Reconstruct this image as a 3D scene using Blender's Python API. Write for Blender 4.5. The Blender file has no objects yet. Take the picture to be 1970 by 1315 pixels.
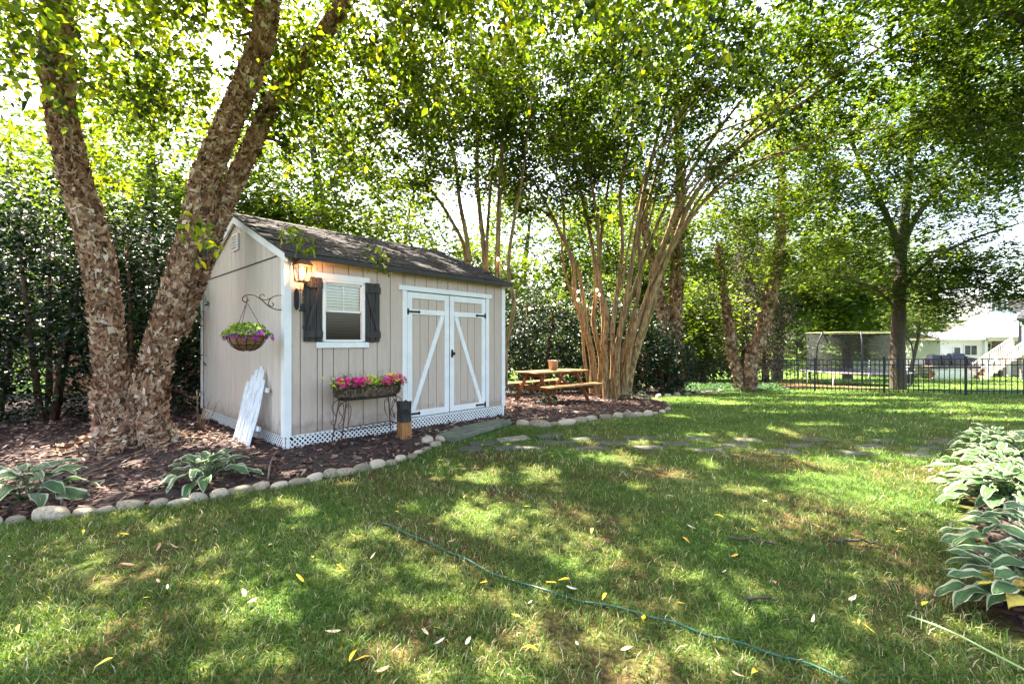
import bpy, math, random
import numpy as np
from mathutils import Vector, Matrix, Euler
R = math.radians
random.seed(7); rng = np.random.default_rng(7)
S = bpy.context.scene

# ---------------- camera, sky, sun, exposure ----------------
CAMH = 1.28; F = 870.0; HZ = 660.0
cam_d = bpy.data.cameras.new('camera'); cam = bpy.data.objects.new('camera', cam_d); S.collection.objects.link(cam)
cam.location = (0, 0, CAMH); cam.rotation_euler = (R(90), 0, 0)
cam_d.sensor_width = 36; cam_d.lens = 36*F/1970.0; cam_d.shift_y = (HZ-657.5)/1970.0
cam_d.clip_start = 0.05; cam_d.clip_end = 600
S.camera = cam
SUN_DIR = Vector((-0.50, 0.55, 0)).normalized()      # horizontal direction towards the sun
SUN_EL = R(60)
sun_d = bpy.data.lights.new('sun', 'SUN'); sun = bpy.data.objects.new('sun', sun_d); S.collection.objects.link(sun)
sun_d.energy = 5.0; sun_d.angle = R(0.5); sun_d.color = (1.0, 0.94, 0.82)
to_sun = Vector((SUN_DIR.x*math.cos(SUN_EL), SUN_DIR.y*math.cos(SUN_EL), math.sin(SUN_EL)))
sun.rotation_euler = to_sun.to_track_quat('Z', 'Y').to_euler(); sun.location = (0, 0, 30)
W = bpy.data.worlds.new('World'); S.world = W; W.use_nodes = True
wn = W.node_tree.nodes; wl = W.node_tree.links
sky = wn.new('ShaderNodeTexSky'); sky.sky_type = 'NISHITA'; sky.sun_disc = False
sky.sun_elevation = SUN_EL; sky.sun_rotation = math.atan2(SUN_DIR.x, SUN_DIR.y)
sky.air_density = 1.0; sky.dust_density = 4.0; sky.ozone_density = 0.6
bg = wn['Background']; bg.inputs[1].default_value = 0.12; wl.new(sky.outputs[0], bg.inputs[0])
S.view_settings.view_transform = 'Standard'; S.view_settings.look = 'None'
S.view_settings.gamma = 1; S.view_settings.use_curve_mapping = False
S.view_settings.exposure = 3.2
S.view_settings.use_white_balance = True; S.view_settings.white_balance_temperature = 6900; S.view_settings.white_balance_tint = 12
S.render.engine = 'CYCLES'
S.cycles.max_bounces = 7; S.cycles.diffuse_bounces = 4; S.cycles.glossy_bounces = 2
S.cycles.transmission_bounces = 4; S.cycles.transparent_max_bounces = 8
S.cycles.use_denoising = True
S.cycles.caustics_reflective = False; S.cycles.caustics_refractive = False

# ---------------- space helpers ----------------
def gz(y):
    """height of the terrain at depth y: level to about 7.5 m, then falling gently, level again far off"""
    y = np.asarray(y, float)
    a = np.log1p(np.exp(np.clip((y-7.5)/0.6, -40, 40)))*0.6
    b = np.log1p(np.exp(np.clip((y-36.0)/1.5, -40, 40)))*1.5
    return -0.05*(a-b)
def gh(y): return float(gz(y))
def P(px, py, Y): return Vector(((px-985)/F*Y, Y, CAMH-(py-HZ)/F*Y))
def G(px, py, dz=0.0):
    v = (py-HZ)/F; Y = 5.0
    for _ in range(60): Y = 0.5*Y+0.5*(CAMH-gh(Y))/v
    return Vector(((px-985)/F*Y, Y, gh(Y)+dz))

# ---------------- object helpers ----------------
def tag(o, label=None, cat=None, group=None, kind=None):
    if label: o['label'] = label
    if cat: o['category'] = cat
    if group: o['group'] = group
    if kind: o['kind'] = kind
    return o
def thing(name, loc, label, cat, group=None, rz=0.0, rot=None):
    o = bpy.data.objects.new(name, None); S.collection.objects.link(o)
    o.location = loc; o.rotation_euler = rot if rot is not None else (0, 0, rz); o.empty_display_size = 0.1
    return tag(o, label, cat, group)
def link(name, me, parent=None, loc=None, rot=None, scale=None):
    o = bpy.data.objects.new(name, me); S.collection.objects.link(o)
    if parent is not None: o.parent = parent
    if loc is not None: o.location = loc
    if rot is not None: o.rotation_euler = rot
    if scale is not None: o.scale = scale
    return o
def kids(o): return [c for c in ALLKIDS.get(o.name, [])]

class MB:
    """collects pieces of one mesh"""
    def __init__(s): s.V = []; s.F = []; s.n = 0; s.A = []; s.hasA = False
    def add(s, V, F, m=0, smooth=False, a=None):
        V = np.asarray(V, float).reshape(-1, 3)
        if isinstance(F, list) and len({len(f) for f in F}) > 1:
            for q in sorted({len(f) for f in F}): s.F.append((np.array([f for f in F if len(f) == q], int)+s.n, m, smooth))
        else: s.F.append((np.asarray(F, int)+s.n, m, smooth))
        s.V.append(V); s.n += len(V)
        if a is None: s.A.append(np.full(len(V), .5))
        else: s.A.append(np.broadcast_to(np.asarray(a, float), (len(V),))); s.hasA = True
        return s
    def box(s, c, d, rot=None, m=0, bev=0.0, a=None):
        """box with centre c and size d; bev cuts the long edges a little"""
        hx, hy, hz = d[0]/2, d[1]/2, d[2]/2
        if bev > 0:
            b = min(bev, hx*.9, hy*.9, hz*.9)
            V = []
            for sx in (-1, 1):
                for sy in (-1, 1):
                    for sz in (-1, 1):
                        V += [(sx*(hx-b), sy*(hy-b), sz*hz), (sx*(hx-b), sy*hy, sz*(hz-b)), (sx*hx, sy*(hy-b), sz*(hz-b))]
            V = np.array(V)
            def i(sx, sy, sz, k): return (((sx > 0)*2+(sy > 0))*2+(sz > 0))*3+k
            Q = []; T = []
            for sg in (-1, 1):
                Q.append([i(-1, -1, sg, 0), i(1, -1, sg, 0), i(1, 1, sg, 0), i(-1, 1, sg, 0)][::sg])
                Q.append([i(-1, sg, -1, 1), i(-1, sg, 1, 1), i(1, sg, 1, 1), i(1, sg, -1, 1)][::sg])
                Q.append([i(sg, -1, -1, 2), i(sg, 1, -1, 2), i(sg, 1, 1, 2), i(sg, -1, 1, 2)][::sg])
            for a1 in (-1, 1):
                for a2 in (-1, 1):
                    Q.append([i(-1, a1, a2, 0), i(1, a1, a2, 0), i(1, a1, a2, 1), i(-1, a1, a2, 1)][::-a1*a2])
                    Q.append([i(a1, -1, a2, 0), i(a1, 1, a2, 0), i(a1, 1, a2, 2), i(a1, -1, a2, 2)][::a1*a2])
                    Q.append([i(a1, a2, -1, 1), i(a1, a2, 1, 1), i(a1, a2, 1, 2), i(a1, a2, -1, 2)][::-a1*a2])
            for sx in (-1, 1):
                for sy in (-1, 1):
                    for sz in (-1, 1):
                        T.append([i(sx, sy, sz, 0), i(sx, sy, sz, 1), i(sx, sy, sz, 2)][::-sx*sy*sz])
            if rot is not None: V = V @ np.array(rot).T
            V = V+np.array(c)
            n0 = s.n; s.add(V, Q, m, a=a); 
            s.F.append((np.array(T)+n0, m, False)); return s
        V = np.array([(x, y, z) for x in (-hx, hx) for y in (-hy, hy) for z in (-hz, hz)])
        if rot is not None: V = V @ np.array(rot).T
        s.add(V+np.array(c), [[0, 1, 3, 2], [4, 6, 7, 5], [0, 4, 5, 1], [2, 3, 7, 6], [0, 2, 6, 4], [1, 5, 7, 3]], m, a=a); return s
    def bar(s, p, q, w, t, up=(0, 0, 1), m=0, bev=0.0, ext=0.0):
        """board from p to q, w wide across, t thick along `up` side"""
        p = Vector(p); q = Vector(q); d = (q-p); L = d.length; x = d/L; u = Vector(up)
        y = u.cross(x); 
        if y.length < 1e-4: y = Vector((1, 0, 0)).cross(x)
        y.normalize(); z = x.cross(y)
        M = np.array([[x.x, y.x, z.x], [x.y, y.y, z.y], [x.z, y.z, z.z]])
        return s.box((p+q)/2, (L+2*ext, w, t), M, m, bev)
    def tube(s, pts, r, n=8, m=0, cap=True, a=None, wob=0.0, smooth=True):
        pts = np.asarray([tuple(p) for p in pts], float); k = len(pts)
        r = np.broadcast_to(np.asarray(r, float), (k,))
        T = np.gradient(pts, axis=0); T /= (np.linalg.norm(T, axis=1)[:, None]+1e-9)
        u = np.cross(T[0], (0, 0, 1.0)); 
        if np.linalg.norm(u) < .05: u = np.cross(T[0], (1.0, 0, 0))
        u /= np.linalg.norm(u); U = [u]
        for i in range(1, k):
            u = u-T[i]*np.dot(u, T[i]); u /= (np.linalg.norm(u)+1e-9); U.append(u)
        U = np.array(U); Vv = np.cross(T, U); th = np.arange(n)*2*math.pi/n
        rad = r[:, None]*np.ones((1, n))
        if wob: rad = rad*(1+wob*(rng.random((k, n))-.5)*2)
        V = pts[:, None, :]+rad[:, :, None]*(np.cos(th)[None, :, None]*U[:, None, :]+np.sin(th)[None, :, None]*Vv[:, None, :])
        ii, jj = np.meshgrid(np.arange(k-1), np.arange(n), indexing='ij'); j2 = (jj+1) % n
        Fq = np.stack([ii*n+jj, ii*n+j2, (ii+1)*n+j2, (ii+1)*n+jj], -1).reshape(-1, 4)
        n0 = s.n; s.add(V.reshape(-1, 3), Fq, m, smooth, a)
        if cap:
            s.F.append((np.array([list(range(n))[::-1]])+n0, m, False)); s.F.append((np.array([list(range(n))])+n0+(k-1)*n, m, False))
        return s
    def lathe(s, prof, c=(0, 0, 0), n=20, m=0, smooth=True):
        prof = np.array(prof, float); k = len(prof); th = np.arange(n)*2*math.pi/n
        V = np.stack([prof[:, 0][:, None]*np.cos(th), prof[:, 0][:, None]*np.sin(th), prof[:, 1][:, None]*np.ones(n)], -1).reshape(-1, 3)+np.array(c)
        ii, jj = np.meshgrid(np.arange(k-1), np.arange(n), indexing='ij'); j2 = (jj+1) % n
        return s.add(V, np.stack([ii*n+jj, ii*n+j2, (ii+1)*n+j2, (ii+1)*n+jj], -1).reshape(-1, 4), m, smooth)
    def prism(s, poly, thick, to, m=0):
        """poly of 2-D points extruded by thick; to(u,v,w)->3-D"""
        n = len(poly); V = [to(u, v, 0) for u, v in poly]+[to(u, v, thick) for u, v in poly]
        n0 = s.n; s.add(V, [[i, (i+1) % n, n+(i+1) % n, n+i] for i in range(n)], m)
        s.F.append((np.array([list(range(n))[::-1]])+n0, m, False)); s.F.append((np.array([list(range(n, 2*n))])+n0, m, False)); return s
    def mesh(s, name, mats):
        me = bpy.data.meshes.new(name); V = np.concatenate(s.V)
        starts = []; idx = []; mi = []; sm = []; o = 0
        for Fa, m, smo in s.F:
            c, k = Fa.shape
            starts.append(o+np.arange(c)*k); idx.append(Fa.ravel()); o += c*k
            mi.append(np.full(c, m)); sm.append(np.full(c, smo))
        me.vertices.add(len(V)); me.vertices.foreach_set('co', V.astype(np.float32).ravel())
        idx = np.concatenate(idx); starts = np.concatenate(starts)
        me.loops.add(len(idx)); me.loops.foreach_set('vertex_index', idx.astype(np.int32))
        me.polygons.add(len(starts)); me.polygons.foreach_set('loop_start', starts.astype(np.int32))
        me.polygons.foreach_set('material_index', np.concatenate(mi).astype(np.int32))
        me.polygons.foreach_set('use_smooth', np.concatenate(sm).astype(bool))
        if s.hasA:
            at = me.attributes.new('rnd', 'FLOAT', 'POINT'); at.data.foreach_set('value', np.concatenate(s.A).astype(np.float32))
        for m in (mats if isinstance(mats, (list, tuple)) else [mats]): me.materials.append(m)
        me.update(calc_edges=True); return me
    def build(s, name, mats, parent=None, loc=None, rot=None, scale=None, label=None, kind=None):
        o = link(name, s.mesh(name, mats), parent, loc, rot, scale)
        if label: o['label'] = label
        if kind: o['kind'] = kind
        return o

def rotz(a): c, s_ = math.cos(a), math.sin(a); return np.array([[c, -s_, 0], [s_, c, 0], [0, 0, 1]])
def rmat(x, y, z): return np.array(Euler((x, y, z)).to_matrix())
def smooth_path(pts, n):
    """Catmull-Rom through pts (rows may carry a radius), n samples per span"""
    p = np.array([tuple(q) for q in pts], float); p = np.vstack([2*p[0]-p[1], p, 2*p[-1]-p[-2]]); out = []
    for i in range(1, len(p)-2):
        for t in np.arange(n)/n:
            out.append(.5*((2*p[i])+(-p[i-1]+p[i+1])*t+(2*p[i-1]-5*p[i]+4*p[i+1]-p[i+2])*t*t+(-p[i-1]+3*p[i]-3*p[i+1]+p[i+2])*t**3))
    out.append(p[-2]); return np.array(out)

# ---------------- materials ----------------
def mat(name, base, var=None, scale=8, rough=.7, bump=0.0, bscale=None, stretch=None, metal=0.0, detail=5, lo=.35, hi=.65, spots=None, spec=.4, rnd=False, coat=0.0):
    m = bpy.data.materials.new(name); m.use_nodes = True; n = m.node_tree.nodes; l = m.node_tree.links
    b = n['Principled BSDF']; b.inputs['Roughness'].default_value = rough; b.inputs['Metallic'].default_value = metal
    b.inputs['Specular IOR Level'].default_value = spec; b.inputs['Coat Weight'].default_value = coat
    b.inputs['Base Color'].default_value = (*base, 1)
    tc = n.new('ShaderNodeTexCoord'); mp = n.new('ShaderNodeMapping'); l.new(tc.outputs['Object'], mp.inputs[0])
    if stretch: mp.inputs['Scale'].default_value = stretch
    col = None
    if var is not None:
        nz = n.new('ShaderNodeTexNoise'); nz.inputs['Scale'].default_value = scale; nz.inputs['Detail'].default_value = detail; nz.inputs['Roughness'].default_value = .6
        l.new(mp.outputs[0], nz.inputs[0])
        if isinstance(var[0], (tuple, list)): cols = [base]+list(var)
        else: cols = [base, var]
        rp = n.new('ShaderNodeValToRGB'); e = rp.color_ramp.elements; e[0].position = lo; e[1].position = hi
        e[0].color = (*cols[0], 1); e[1].color = (*cols[-1], 1)
        for i in range(1, len(cols)-1):
            x = e.new(lo+(hi-lo)*i/(len(cols)-1)); x.color = (*cols[i], 1)
        fac = nz.outputs[0]
        if rnd:
            oi = n.new('ShaderNodeObjectInfo'); ad = n.new('ShaderNodeMath'); ad.operation = 'MULTIPLY_ADD'; ad.inputs[1].default_value = rnd; ad.inputs[2].default_value = -rnd/2
            l.new(oi.outputs['Random'], ad.inputs[0]); sm = n.new('ShaderNodeMath'); l.new(ad.outputs[0], sm.inputs[0]); l.new(nz.outputs[0], sm.inputs[1]); fac = sm.outputs[0]
        l.new(fac, rp.inputs[0]); col = rp.outputs[0]
        if spots:      # (colour, scale, threshold)
            n2 = n.new('ShaderNodeTexNoise'); n2.inputs['Scale'].default_value = spots[1]; n2.inputs['Detail'].default_value = 6
            l.new(tc.outputs['Object'], n2.inputs[0]); r2 = n.new('ShaderNodeValToRGB'); r2.color_ramp.elements[0].position = spots[2]; r2.color_ramp.elements[1].position = spots[2]+.1
            l.new(n2.outputs[0], r2.inputs[0]); mx = n.new('ShaderNodeMix'); mx.data_type = 'RGBA'; l.new(r2.outputs[0], mx.inputs[0]); l.new(col, mx.inputs[6]); mx.inputs[7].default_value = (*spots[0], 1); col = mx.outputs[2]
        l.new(col, b.inputs['Base Color'])
    if bump:
        nb = n.new('ShaderNodeTexNoise'); nb.inputs['Scale'].default_value = bscale or scale*3; nb.inputs['Detail'].default_value = 6
        l.new(mp.outputs[0], nb.inputs[0]); bp = n.new('ShaderNodeBump'); bp.inputs['Strength'].default_value = bump; bp.inputs['Distance'].default_value = .02
        l.new(nb.outputs[0], bp.inputs['Height']); l.new(bp.outputs[0], b.inputs['Normal'])
    return m
def ramp_mat(name, cols, attr='rnd', rough=.6, trans=0.0, tcol=None, noise=0.0, nscale=3.0, spec=.35):
    """colour from the per-piece value `rnd`; with trans, light also comes through"""
    m = bpy.data.materials.new(name); m.use_nodes = True; n = m.node_tree.nodes; l = m.node_tree.links
    b = n['Principled BSDF']; b.inputs['Roughness'].default_value = rough; b.inputs['Specular IOR Level'].default_value = spec
    at = n.new('ShaderNodeAttribute'); at.attribute_name = attr; fac = at.outputs['Fac']
    if noise:
        tc = n.new('ShaderNodeTexCoord'); nz = n.new('ShaderNodeTexNoise'); nz.inputs['Scale'].default_value = nscale; l.new(tc.outputs['Object'], nz.inputs[0])
        ma = n.new('ShaderNodeMath'); ma.operation = 'MULTIPLY_ADD'; ma.inputs[1].default_value = noise; ma.inputs[2].default_value = -noise/2; l.new(nz.outputs[0], ma.inputs[0])
        ad = n.new('ShaderNodeMath'); l.new(ma.outputs[0], ad.inputs[0]); l.new(fac, ad.inputs[1]); fac = ad.outputs[0]
    rp = n.new('ShaderNodeValToRGB'); e = rp.color_ramp.elements; e[0].color = (*cols[0], 1); e[1].color = (*cols[-1], 1)
    for i in range(1, len(cols)-1): x = e.new(i/(len(cols)-1)); x.color = (*cols[i], 1)
    l.new(fac, rp.inputs[0]); l.new(rp.outputs[0], b.inputs['Base Color'])
    if trans:
        t = n.new('ShaderNodeBsdfTranslucent'); mx = n.new('ShaderNodeMix'); mx.data_type = 'RGBA'; mx.blend_type = 'MULTIPLY'; mx.inputs[0].default_value = 1
        l.new(rp.outputs[0], mx.inputs[6]); mx.inputs[7].default_value = (*(tcol or (2.6, 2.4, .8)), 1); l.new(mx.outputs[2], t.inputs[0])
        ms = n.new('ShaderNodeMixShader'); ms.inputs[0].default_value = trans; l.new(b.outputs[0], ms.inputs[1]); l.new(t.outputs[0], ms.inputs[2])
        l.new(ms.outputs[0], n['Material Output'].inputs[0])
    return m
def emit(name, col, s):
    m = bpy.data.materials.new(name); m.use_nodes = True; b = m.node_tree.nodes['Principled BSDF']
    b.inputs['Base Color'].default_value = (*col, 1); b.inputs['Emission Color'].default_value = (*col, 1); b.inputs['Emission Strength'].default_value = s; return m
def glass(name, tint, alpha, rough=.05):
    m = bpy.data.materials.new(name); m.use_nodes = True; n = m.node_tree.nodes; l = m.node_tree.links
    g = n.new('ShaderNodeBsdfGlossy'); g.inputs[1].default_value = rough; t = n.new('ShaderNodeBsdfTransparent'); t.inputs[0].default_value = (*tint, 1)
    fr = n.new('ShaderNodeFresnel'); fr.inputs[0].default_value = 1.5; ad = n.new('ShaderNodeMath'); ad.inputs[1].default_value = alpha; l.new(fr.outputs[0], ad.inputs[0])
    ms = n.new('ShaderNodeMixShader'); l.new(ad.outputs[0], ms.inputs[0]); l.new(t.outputs[0], ms.inputs[1]); l.new(g.outputs[0], ms.inputs[2]); l.new(ms.outputs[0], n['Material Output'].inputs[0]); return m

M = {}
# lawn soil under the blades
def lawn_mat():
    m = bpy.data.materials.new('lawn_soil'); m.use_nodes = True; n = m.node_tree.nodes; l = m.node_tree.links; b = n['Principled BSDF']; b.inputs['Roughness'].default_value = .95; b.inputs['Specular IOR Level'].default_value = .1
    tc = n.new('ShaderNodeTexCoord')
    def nz(sc, det=6):
        x = n.new('ShaderNodeTexNoise'); x.inputs['Scale'].default_value = sc; x.inputs['Detail'].default_value = det; l.new(tc.outputs['Object'], x.inputs[0]); return x
    a = nz(1.1); r1 = n.new('ShaderNodeValToRGB'); r1.color_ramp.elements[0].position = .38; r1.color_ramp.elements[1].position = .62
    r1.color_ramp.elements[0].color = (.075, .048, .028, 1); r1.color_ramp.elements[1].color = (.05, .10, .02, 1); l.new(a.outputs[0], r1.inputs[0])
    c = nz(45, 8); r2 = n.new('ShaderNodeValToRGB'); r2.color_ramp.elements[0].position = .4; r2.color_ramp.elements[1].position = .7; r2.color_ramp.elements[0].color = (.55, .55, .5, 1); r2.color_ramp.elements[1].color = (1.7, 1.6, 1.2, 1); l.new(c.outputs[0], r2.inputs[0])
    mx = n.new('ShaderNodeMix'); mx.data_type = 'RGBA'; mx.blend_type = 'MULTIPLY'; mx.inputs[0].default_value = 1; l.new(r1.outputs[0], mx.inputs[6]); l.new(r2.outputs[0], mx.inputs[7])
    # farther lawn reads as closed green turf
    sx = n.new('ShaderNodeSeparateXYZ'); l.new(tc.outputs['Object'], sx.inputs[0]); mr = n.new('ShaderNodeMapRange'); mr.inputs[1].default_value = 5; mr.inputs[2].default_value = 10; l.new(sx.outputs[1], mr.inputs[0])
    g = nz(9, 8); r3 = n.new('ShaderNodeValToRGB'); r3.color_ramp.elements[0].position = .35; r3.color_ramp.elements[1].position = .68; r3.color_ramp.elements[0].color = (.045, .10, .014, 1); r3.color_ramp.elements[1].color = (.11, .19, .035, 1); l.new(g.outputs[0], r3.inputs[0])
    m2 = n.new('ShaderNodeMix'); m2.data_type = 'RGBA'; l.new(mr.outputs[0], m2.inputs[0]); l.new(mx.outputs[2], m2.inputs[6]); l.new(r3.outputs[0], m2.inputs[7]); l.new(m2.outputs[2], b.inputs['Base Color'])
    bp = n.new('ShaderNodeBump'); bp.inputs['Strength'].default_value = .8; bp.inputs['Distance'].default_value = .03; l.new(nz(60, 6).outputs[0], bp.inputs['Height']); l.new(bp.outputs[0], b.inputs['Normal'])
    return m
M['soil'] = lawn_mat()
M['grass'] = ramp_mat('grass_blade', [(.026, .062, .010), (.052, .112, .016), (.090, .165, .026), (.20, .235, .08), (.56, .47, .30)], trans=.35, tcol=(1.7, 1.5, .7), rough=.55, noise=.45, nscale=.9)
M['mulch'] = mat('mulch_soil', (.018, .011, .009), (.06, .035, .026), 30, .95, .8, 60)
M['chip'] = ramp_mat('bark_chip', [(.018, .009, .008), (.060, .027, .021), (.14, .068, .048), (.26, .15, .105), (.46, .33, .25)], rough=.8, noise=.2, nscale=30)
def birch_bark():
    m = bpy.data.materials.new('birch_bark_inner'); m.use_nodes = True; n = m.node_tree.nodes; l = m.node_tree.links; b = n['Principled BSDF']; b.inputs['Roughness'].default_value = .9; b.inputs['Specular IOR Level'].default_value = .2
    tc = n.new('ShaderNodeTexCoord'); nz = n.new('ShaderNodeTexNoise'); nz.inputs['Scale'].default_value = 7; nz.inputs['Detail'].default_value = 5; l.new(tc.outputs['Object'], nz.inputs[0])
    mx = n.new('ShaderNodeMix'); mx.data_type = 'RGBA'; mx.blend_type = 'LINEAR_LIGHT'; mx.inputs[0].default_value = .16; l.new(tc.outputs['Object'], mx.inputs[6]); l.new(nz.outputs[1], mx.inputs[7])
    def vor(sc, feat):
        mp = n.new('ShaderNodeMapping'); mp.inputs['Scale'].default_value = (1.25, 1.25, .75); l.new(mx.outputs[2], mp.inputs[0]); v = n.new('ShaderNodeTexVoronoi'); v.feature = feat; v.inputs['Scale'].default_value = sc; l.new(mp.outputs[0], v.inputs['Vector']); return v
    c = vor(13, 'F1'); e = vor(13, 'DISTANCE_TO_EDGE'); e2 = vor(30, 'DISTANCE_TO_EDGE')
    bw_ = n.new('ShaderNodeSeparateColor'); l.new(c.outputs['Color'], bw_.inputs[0]); rp = n.new('ShaderNodeValToRGB'); el = rp.color_ramp.elements
    el[0].color = (.13, .06, .033, 1); el[1].color = (.50, .40, .29, 1)
    for q, col in ((.3, (.24, .125, .075)), (.6, (.36, .25, .165)), (.8, (.30, .17, .11))): x = el.new(q); x.color = (*col, 1)
    l.new(bw_.outputs[0], rp.inputs[0])
    cr = n.new('ShaderNodeValToRGB'); cr.color_ramp.elements[0].color = (.12, .1, .09, 1); cr.color_ramp.elements[1].position = .11; l.new(e.outputs['Distance'], cr.inputs[0])
    m1 = n.new('ShaderNodeMix'); m1.data_type = 'RGBA'; m1.blend_type = 'MULTIPLY'; m1.inputs[0].default_value = 1; l.new(rp.outputs[0], m1.inputs[6]); l.new(cr.outputs[0], m1.inputs[7]); l.new(m1.outputs[2], b.inputs['Base Color'])
    ad = n.new('ShaderNodeMath'); ad.operation = 'ADD'; l.new(e.outputs['Distance'], ad.inputs[0]); l.new(e2.outputs['Distance'], ad.inputs[1]); bp = n.new('ShaderNodeBump'); bp.inputs['Strength'].default_value = 1; bp.inputs['Distance'].default_value = .05; l.new(ad.outputs[0], bp.inputs['Height']); l.new(bp.outputs[0], b.inputs['Normal'])
    return m
M['bark_b'] = birch_bark()
M['flake'] = ramp_mat('birch_bark_flake', [(.05, .022, .012), (.20, .092, .048), (.34, .20, .115), (.46, .335, .225), (.62, .51, .39)], rough=.8, noise=.75, nscale=5)
M['myrtle'] = mat('myrtle_bark', (.10, .052, .022), [(.26, .165, .07), (.43, .32, .16)], 5, .6, .4, 12, stretch=(5, 5, .55), spots=((.13, .06, .03), 9, .58))
M['twig'] = mat('twig_bark', (.085, .045, .028), (.17, .10, .06), 9, .8, .4, 25)
M['bark_d'] = mat('maple_bark', (.035, .026, .02), (.10, .078, .058), 12, .9, 1.0, 25, stretch=(4, 4, .6))
GL = [(.009, .020, .004), (.022, .044, .006), (.046, .078, .008), (.10, .145, .014), (.30, .30, .02)]
M['leaf'] = ramp_mat('birch_leaf', GL, trans=.5, tcol=(2.6, 2.5, .7), rough=.45)
M['leaf_m'] = ramp_mat('myrtle_leaf', [(.008, .019, .004), (.020, .041, .006), (.040, .073, .008), (.082, .125, .012), (.19, .22, .02)], trans=.42, tcol=(2.6, 2.5, .6), rough=.45)
M['leaf_f'] = ramp_mat('far_leaf', [(.012, .027, .006), (.028, .056, .009), (.060, .100, .014), (.15, .20, .03)], trans=.45, tcol=(2.5, 2.3, .7), rough=.5)
M['leaf_h'] = ramp_mat('evergreen_leaf', [(.003, .009, .004), (.006, .019, .007), (.011, .032, .010), (.026, .062, .018)], trans=.12, tcol=(2.2, 2.4, .8), rough=.42, spec=.35)
M['needle'] = ramp_mat('conifer_spray', [(.012, .02, .008), (.03, .036, .014), (.07, .038, .02), (.11, .055, .03)], trans=.1, rough=.7)
M['siding'] = mat('siding_paint', (.47, .37, .295), (.53, .42, .34), 3, .65, .35, 22, stretch=(6, 6, .7), spots=((.40, .305, .23), 7, .66), rnd=.1)
M['siding_lit'] = mat('siding_paint_lit', (.53, .45, .375), (.60, .515, .435), 2, .65, .3, 22, stretch=(6, 6, .6), rnd=.1)  # siding paint again, lighter: brighter light on the gable put into colour
def splash(m):
    """soil splashed up on the lowest part of the boards"""
    n = m.node_tree.nodes; l = m.node_tree.links; b = n['Principled BSDF']; src = b.inputs['Base Color'].links[0].from_socket
    tc = n.new('ShaderNodeTexCoord'); sx = n.new('ShaderNodeSeparateXYZ'); l.new(tc.outputs['Object'], sx.inputs[0]); nz = n.new('ShaderNodeTexNoise'); nz.inputs['Scale'].default_value = 9; nz.inputs['Detail'].default_value = 8; l.new(tc.outputs['Object'], nz.inputs[0])
    mr = n.new('ShaderNodeMapRange'); mr.inputs[1].default_value = .55; mr.inputs[2].default_value = .18; mr.inputs[3].default_value = -.25; mr.inputs[4].default_value = .35; l.new(sx.outputs[2], mr.inputs[0])
    ad = n.new('ShaderNodeMath'); l.new(mr.outputs[0], ad.inputs[0]); l.new(nz.outputs[0], ad.inputs[1]); r = n.new('ShaderNodeMapRange'); r.inputs[1].default_value = .48; r.inputs[2].default_value = 1.0; r.inputs[4].default_value = .75; l.new(ad.outputs[0], r.inputs[0])
    mx = n.new('ShaderNodeMix'); mx.data_type = 'RGBA'; l.new(r.outputs[0], mx.inputs[0]); l.new(src, mx.inputs[6]); mx.inputs[7].default_value = (.20, .135, .095, 1); l.new(mx.outputs[2], b.inputs['Base Color'])
splash(M['siding']); splash(M['siding_lit'])
M['white'] = mat('white_paint', (.76, .75, .73), (.68, .67, .64), 5, .5, .1, 20)
M['white_o'] = mat('weathered_white_paint', (.80, .82, .83), [(.66, .68, .69), (.32, .30, .27)], 11, .75, .6, 25, stretch=(5, 5, .8), lo=.4, hi=.75)
M['groove'] = mat('wall_sheathing', (.10, .08, .065), (.07, .055, .045), 5, .9)
M['dark'] = mat('unlit_space_shade', (.012, .011, .01), (.02, .018, .016), 5, 1)  # near-black colour stands for shade under the shed and behind the window
M['shutter'] = mat('charred_wood', (.012, .010, .010), (.040, .032, .030), 6, .55, .7, 14, stretch=(5, 5, .6))
M['black'] = mat('black_iron', (.012, .012, .013), (.03, .027, .025), 20, .5, .2, 60, metal=.6)
M['rust'] = mat('brown_iron', (.055, .032, .024), (.11, .065, .045), 25, .65, .3, 60, metal=.4)
M['shingle'] = mat('asphalt_shingle', (.009, .007, .007), (.032, .024, .022), 120, .95, .8, 160, spots=((.026, .021, .020), 6, .5), rnd=.25)
M['fascia'] = mat('dark_fascia', (.02, .018, .017), (.035, .03, .028), 10, .6)
M['pane'] = glass('window_glass', (.93, .95, .90), .04)
M['blind'] = mat('blind_vinyl', (.72, .71, .60), (.78, .77, .66), 4, .6)
M['lamp_glass'] = glass('lantern_glass', (1, .93, .85), .05)
M['bulb'] = emit('lit_bulb', (1.0, .55, .24), 14)
M['bulb_s'] = emit('festoon_bulb_glow', (1.0, .62, .35), 7)
M['copper'] = mat('aged_copper', (.16, .07, .045), (.30, .14, .09), 12, .5, .2, 30, metal=.5)
M['coir'] = mat('coir_liner', (.16, .075, .032), (.32, .17, .075), 30, .95, 1.0, 60)
M['moss'] = mat('dry_moss_liner', (.035, .024, .016), [(.10, .065, .04), (.20, .14, .09)], 28, 1, 1.2, 55)
M['fl_leaf'] = ramp_mat('flower_foliage', [(.03, .09, .012), (.09, .20, .02), (.25, .38, .04), (.38, .46, .07)], trans=.3, tcol=(1.5, 1.5, .6))
M['petal_p'] = ramp_mat('purple_petal', [(.12, .012, .16), (.30, .03, .30), (.45, .08, .42)], trans=.25, tcol=(1.4, 1, 1.4), noise=0)
M['petal_k'] = ramp_mat('pink_petal', [(.35, .008, .04), (.62, .012, .16), (.75, .03, .30), (.78, .30, .22)], trans=.25, tcol=(1.3, 1, 1.1))
M['petal_y'] = ramp_mat('yellow_petal', [(.55, .55, .03), (.72, .66, .06)], trans=.25, tcol=(1.2, 1.2, 1))
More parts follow.
